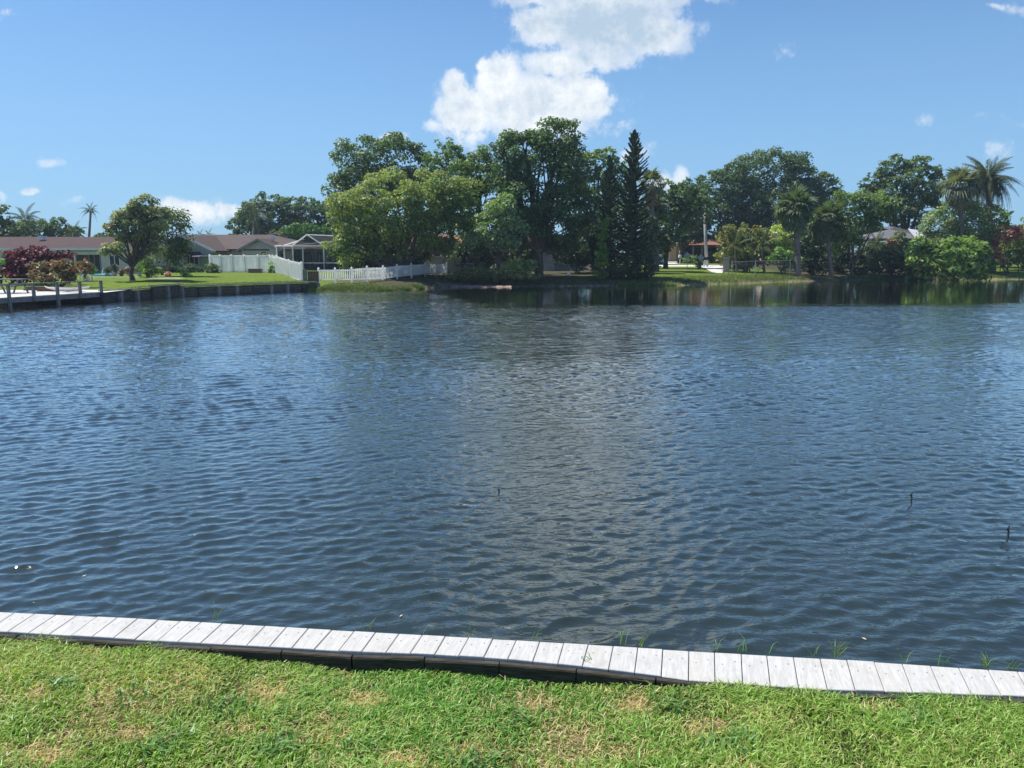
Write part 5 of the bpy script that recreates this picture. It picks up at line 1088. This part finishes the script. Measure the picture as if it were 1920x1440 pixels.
# ---------------------------------------------------------------- road, drive and what stands there
def gslab(name, pts, m_, n_=10, dz=.03):
    """ribbon between two rows of ground points (x, y), following the land"""
    A, B = pts; vs_ = []
    for P_ in (A, B):
        for k in range(n_+1):
            t_ = k/n_; x_ = P_[0][0]+(P_[1][0]-P_[0][0])*t_; y_ = P_[0][1]+(P_[1][1]-P_[0][1])*t_; vs_.append((x_, y_, G(x_, y_)+dz))
    return tag(MB().add(vs_, [(k, k+1, n_+2+k, n_+1+k) for k in range(n_)]).build(name, m_), kind='structure')
for y0_, y1_ in ((96, 98.5), (98.5, 101)): gslab('road', (((X(1215, y0_), y0_), (X(1375, y0_), y0_)), ((X(1215, y1_), y1_), (X(1375, y1_), y1_))), 'concrete', 24, .05)
for y0_, y1_ in ((79, 81.5), (81.5, 84), (84, 87), (87, 91), (91, 95.96)):
    f0 = (y0_-79)/17; f1 = (y1_-79)/17
    gslab('driveway', (((X(1338-22*f0, y0_), y0_), (X(1357+6*f0, y0_), y0_)), ((X(1338-22*f1, y1_), y1_), (X(1357+6*f1, y1_), y1_))), 'concrete', 8, .05)
for y0_, y1_ in ((105, 109), (109, 113), (113, 116)): gslab('driveway', (((X(1195, y0_), y0_), (X(1272, y0_), y0_)), ((X(1195, y1_), y1_), (X(1268, y1_), y1_))), 'concrete', 8, .05)
up = thing('utility_pole', base(1321, 100), 'tall pale utility pole in front of the dark oak', 'utility pole'); b0 = base(1321, 100); tp = W(1321, 399, 100)
MB().tube([b0, tp], [.24, .16], 10).build('pole', mat('pole_wood', (.36,.35,.33), .9, .2, 3), up, smooth=True); MB().tube([tp-Vector((0, 0, .35)), tp-Vector((1.6, 0, .15)), tp-Vector((2.0, 0, .25))], .05, 6).build('arm', 'greymetal', up); pbox('lamp_head', (tp.x-2.2, tp.y, tp.z-.28), (.55, .3, .14), 'greymetal', up)
def sign(px, Y_, ytop, ybot, lab, s_=.62):
    b0 = W(px, ybot, Y_); tp = W(px, ytop, Y_); th = thing('road_sign', b0, lab, 'road sign', 'diamond road signs'); MB().tube([b0-Vector((0, 0, .3)), tp], .035, 6).build('post', 'greymetal', th)
    c = tp-Vector((0, .05, s_*.62)); h = s_*.7
    MB().add([(c.x, c.y, c.z+h), (c.x+h, c.y, c.z), (c.x, c.y, c.z-h), (c.x-h, c.y, c.z), (c.x, c.y-.02, c.z+h), (c.x+h, c.y-.02, c.z), (c.x, c.y-.02, c.z-h), (c.x-h, c.y-.02, c.z)], [(3,2,1,0),(4,5,6,7),(0,1,5,4),(1,2,6,5),(2,3,7,6),(3,0,4,7)]).build('plate', 'sign_back', th)
sign(1288.5, 92, 473, 504, 'pale diamond road sign on a dark post, left of the two')
sign(1314, 92, 477, 503, 'greyer lower diamond road sign near the utility pole')
def mailbox(px, Y_, ytop, ybot, lab, colr):
    b0 = W(px, ybot, Y_); tp = W(px, ytop, Y_); th = thing('mailbox', b0, lab, 'mailbox', 'mailboxes by the road'); pbox('post', ((b0.x, b0.y, (b0.z+tp.z)/2-.2)), (.13, .13, tp.z-b0.z), 'white_paint', th)
    pbox('box_body', (tp.x, tp.y, tp.z-.1), (.36, .5, .2), colr, th); MB().tube([(tp.x, tp.y-.252, tp.z), (tp.x, tp.y+.252, tp.z)], .18, 10).build('lid', colr, th)
mailbox(1320.5, 96, 484.5, 498, 'black mailbox on a white post just left of the utility pole foot', 'blackiron'); mailbox(1326, 96, 484.5, 498, 'black mailbox on a white post just right of the utility pole foot', 'blackiron'); mailbox(1275, 104, 480, 494, 'white mailbox left of the first road sign', 'white_paint')
# SUV
cr = thing('parked_car', (X(1222, 112), 112, G(X(1222, 112), 112)), 'silver sport utility car parked before the tan garage wall', 'car'); cx, cy, cz = X(1222, 112), 111.5, zw(491.5, 111.5)
side = [(-2.3,.35),(-2.35,.85),(-2.25,1.05),(-2.0,1.62),(-1.2,1.72),(.2,1.7),(1.05,1.12),(1.95,1.0),(2.3,.8),(2.32,.35)]
def extr(pts, y0_, y1_, ins=None):
    n_ = len(pts); v1 = [(cx+a_, cy+y0_, cz+b_) for a_, b_ in pts]; v2 = [(cx+a_, cy+y1_, cz+b_) for a_, b_ in pts]; return v1+v2, [tuple(range(n_)), tuple(range(2*n_-1, n_-1, -1))]+[(i+n_, (i+1) % n_+n_, (i+1) % n_, i) for i in range(n_)]
MB().add(*extr(side, -.9, .9)).build('body', M['car_silver'], cr)
MB().add(*extr([(-1.95,1.12),(-1.85,1.52),(-1.2,1.6),(.15,1.58),(.8,1.14)], -.915, .915)).build('window', 'glass', cr)
MB().beam((cx-.5, cy-.93, cz+1.1), (cx-.55, cy-.93, cz+1.6), .03, .08, up=Vector((0,1,0))).build('pillar', M['car_silver'], cr)
for wx_ in (-1.45, 1.45):
    for sy in (-1, 1):
        w_ = MB().tube([(cx+wx_, cy+sy*.72, cz+.36), (cx+wx_, cy+sy*.94, cz+.36)], .37, 14).build('wheel', 'tyre', cr); MB().tube([(cx+wx_, cy+sy*.93, cz+.36), (cx+wx_, cy+sy*.955, cz+.36)], .2, 10).build('rim', 'greymetal', w_)
for sy in (-.7, .7): pbox('headlight', (cx+2.27, cy+sy, cz+.82), (.12, .35, .16), 'lens', cr); pbox('tail_light', (cx-2.28, cy+sy, cz+.98), (.1, .25, .3), 'red_lens', cr)
bt = thing('small_boat', W(1240, 497, 104), 'small bright blue boat on the pale drive beside the dark bush', 'boat'); c = W(1240, 497, 104); s = 1.
prof = [(-.62, .18, .5), (-.5, .42, .42), (0, .5, .38), (.45, .46, .4), (.62, .34, .46)]; vs_ = []; fc = []
for x_, w_, z_ in prof: vs_ += [(c.x+x_, c.y-w_, c.z+z_), (c.x+x_, c.y-w_*.75, c.z+.02), (c.x+x_, c.y+w_*.75, c.z+.02), (c.x+x_, c.y+w_, c.z+z_)]
for i in range(4): fc += [(i*4+k, (i+1)*4+k, (i+1)*4+k+1, i*4+k+1) for k in range(3)]+[(i*4+3, (i+1)*4+3, (i+1)*4, i*4)]
fc += [(3,2,1,0), (16,17,18,19)]; MB().add(vs_, fc).build('hull', 'blue_plastic', bt); pbox('seat', (c.x+.1, c.y, c.z+.47), (.3, .8, .06), 'blue_plastic', bt); MB().tube([(c.x+x_, c.y-w_-.01, c.z+z_+.01) for x_, w_, z_ in prof], .03, 5).build('gunwale', 'turquoise', bt)
# long light fence panels/bench glimpsed in the garden at right
gb_ = thing('garden_bench', W(1668, 494, 86), 'low pale concrete garden wall in the dark garden', 'garden wall')
for k in range(6): pbox('block', (X(1655, 86)+k*.55, 86, zw(492.5, 86)), (.53, .3, .3), 'concrete', gb_)

# egret
eg = thing('egret', U(1065, 519, .55), 'white egret standing on the shaded grass by the tallest tree', 'bird'); p_ = base(1066, 68.5); p_.z += .02
mbv = MB(); q = [p_+Vector((-.28, 0, .34)), p_+Vector((-.18, 0, .40)), p_+Vector((0, 0, .44)), p_+Vector((.12, 0, .48)), p_+Vector((.17, 0, .58)), p_+Vector((.12, 0, .70)), p_+Vector((.13, 0, .80)), p_+Vector((.19, 0, .83))]
mbv.tube(q, [.015, .07, .11, .075, .035, .028, .03, .02], 9).build('body', 'egret', eg, smooth=True); MB().tube([q[-1], q[-1]+Vector((.13, 0, -.01))], [.012, .002], 5).build('beak', 'beak', eg)
for sx in (-.03, .04): MB().tube([p_+Vector((sx, 0, .36)), p_+Vector((sx+.02, 0, .18)), p_+Vector((sx, 0, -.02))], .008, 5).build('leg', 'twig', eg)
# sticks standing out of the pond
for px, py, h, lab in ((935, 923, .06, 'short dark twig tip poking out of the water near the middle'), (1708, 941, .11, 'dark twig standing out of the water with a crooked tip'), (1889, 1009, .13, 'thin dark twig standing in the water near the right edge')):
    p_ = U(px, py, 0); MB().tube([p_-Vector((0, 0, .1)), p_+Vector((.004, 0, h*.5)), p_+Vector((-.006, 0, h*.75)), p_+Vector((.008, 0, h))], [.011, .009, .011, .004], 6).add([p_+Vector((-.006, -.003, h*.55)), p_+Vector((-.03, -.003, h*.72)), p_+Vector((-.004, .004, h*.66))], [(0, 1, 2)]).build('stick', 'twig', label=lab, cat='stick', group='sticks in the pond')
# specks of drifting debris: few single leaves
lm = MB().add([(-.02, 0, .004), (0, -.009, .004), (.022, 0, .004), (0, .009, .006)], [(0, 1, 2, 3)]).mesh('floating_leaf', mat('pale_leaf', (.5,.45,.3), .6))
for px, py, lab in ((366,1004,'pale leaf floating in the left of the pond'),(752,1155,'tiny pale leaf floating just beyond the middle of the seawall'),(1620,1198,'pale leaf floating near the right seawall'),(158,1080,'tiny pale leaf floating near the left end of the seawall')):
    tag(inst('floating_leaf', lm, None, Matrix.Translation(U(px, py, .002)) @ Matrix.Rotation(px, 4, 'Z')), lab, 'leaf', 'leaves floating on the pond')
hz = MB().box((0, 60, 14), (420, 340, 31)).build('haze', None); hm = bpy.data.materials.new('haze_air'); hm.use_nodes = True; t = NT(hm.node_tree); t.n.remove(t.n['Principled BSDF'])
pv = t.new('ShaderNodeVolumePrincipled'); pv.inputs['Color'].default_value = (.62, .78, 1, 1); pv.inputs['Density'].default_value = .0004; pv.inputs['Anisotropy'].default_value = .3
t.l.new(pv.outputs[0], t.n['Material Output'].inputs['Volume']); hz.data.materials.append(hm); tag(hz, kind='stuff')
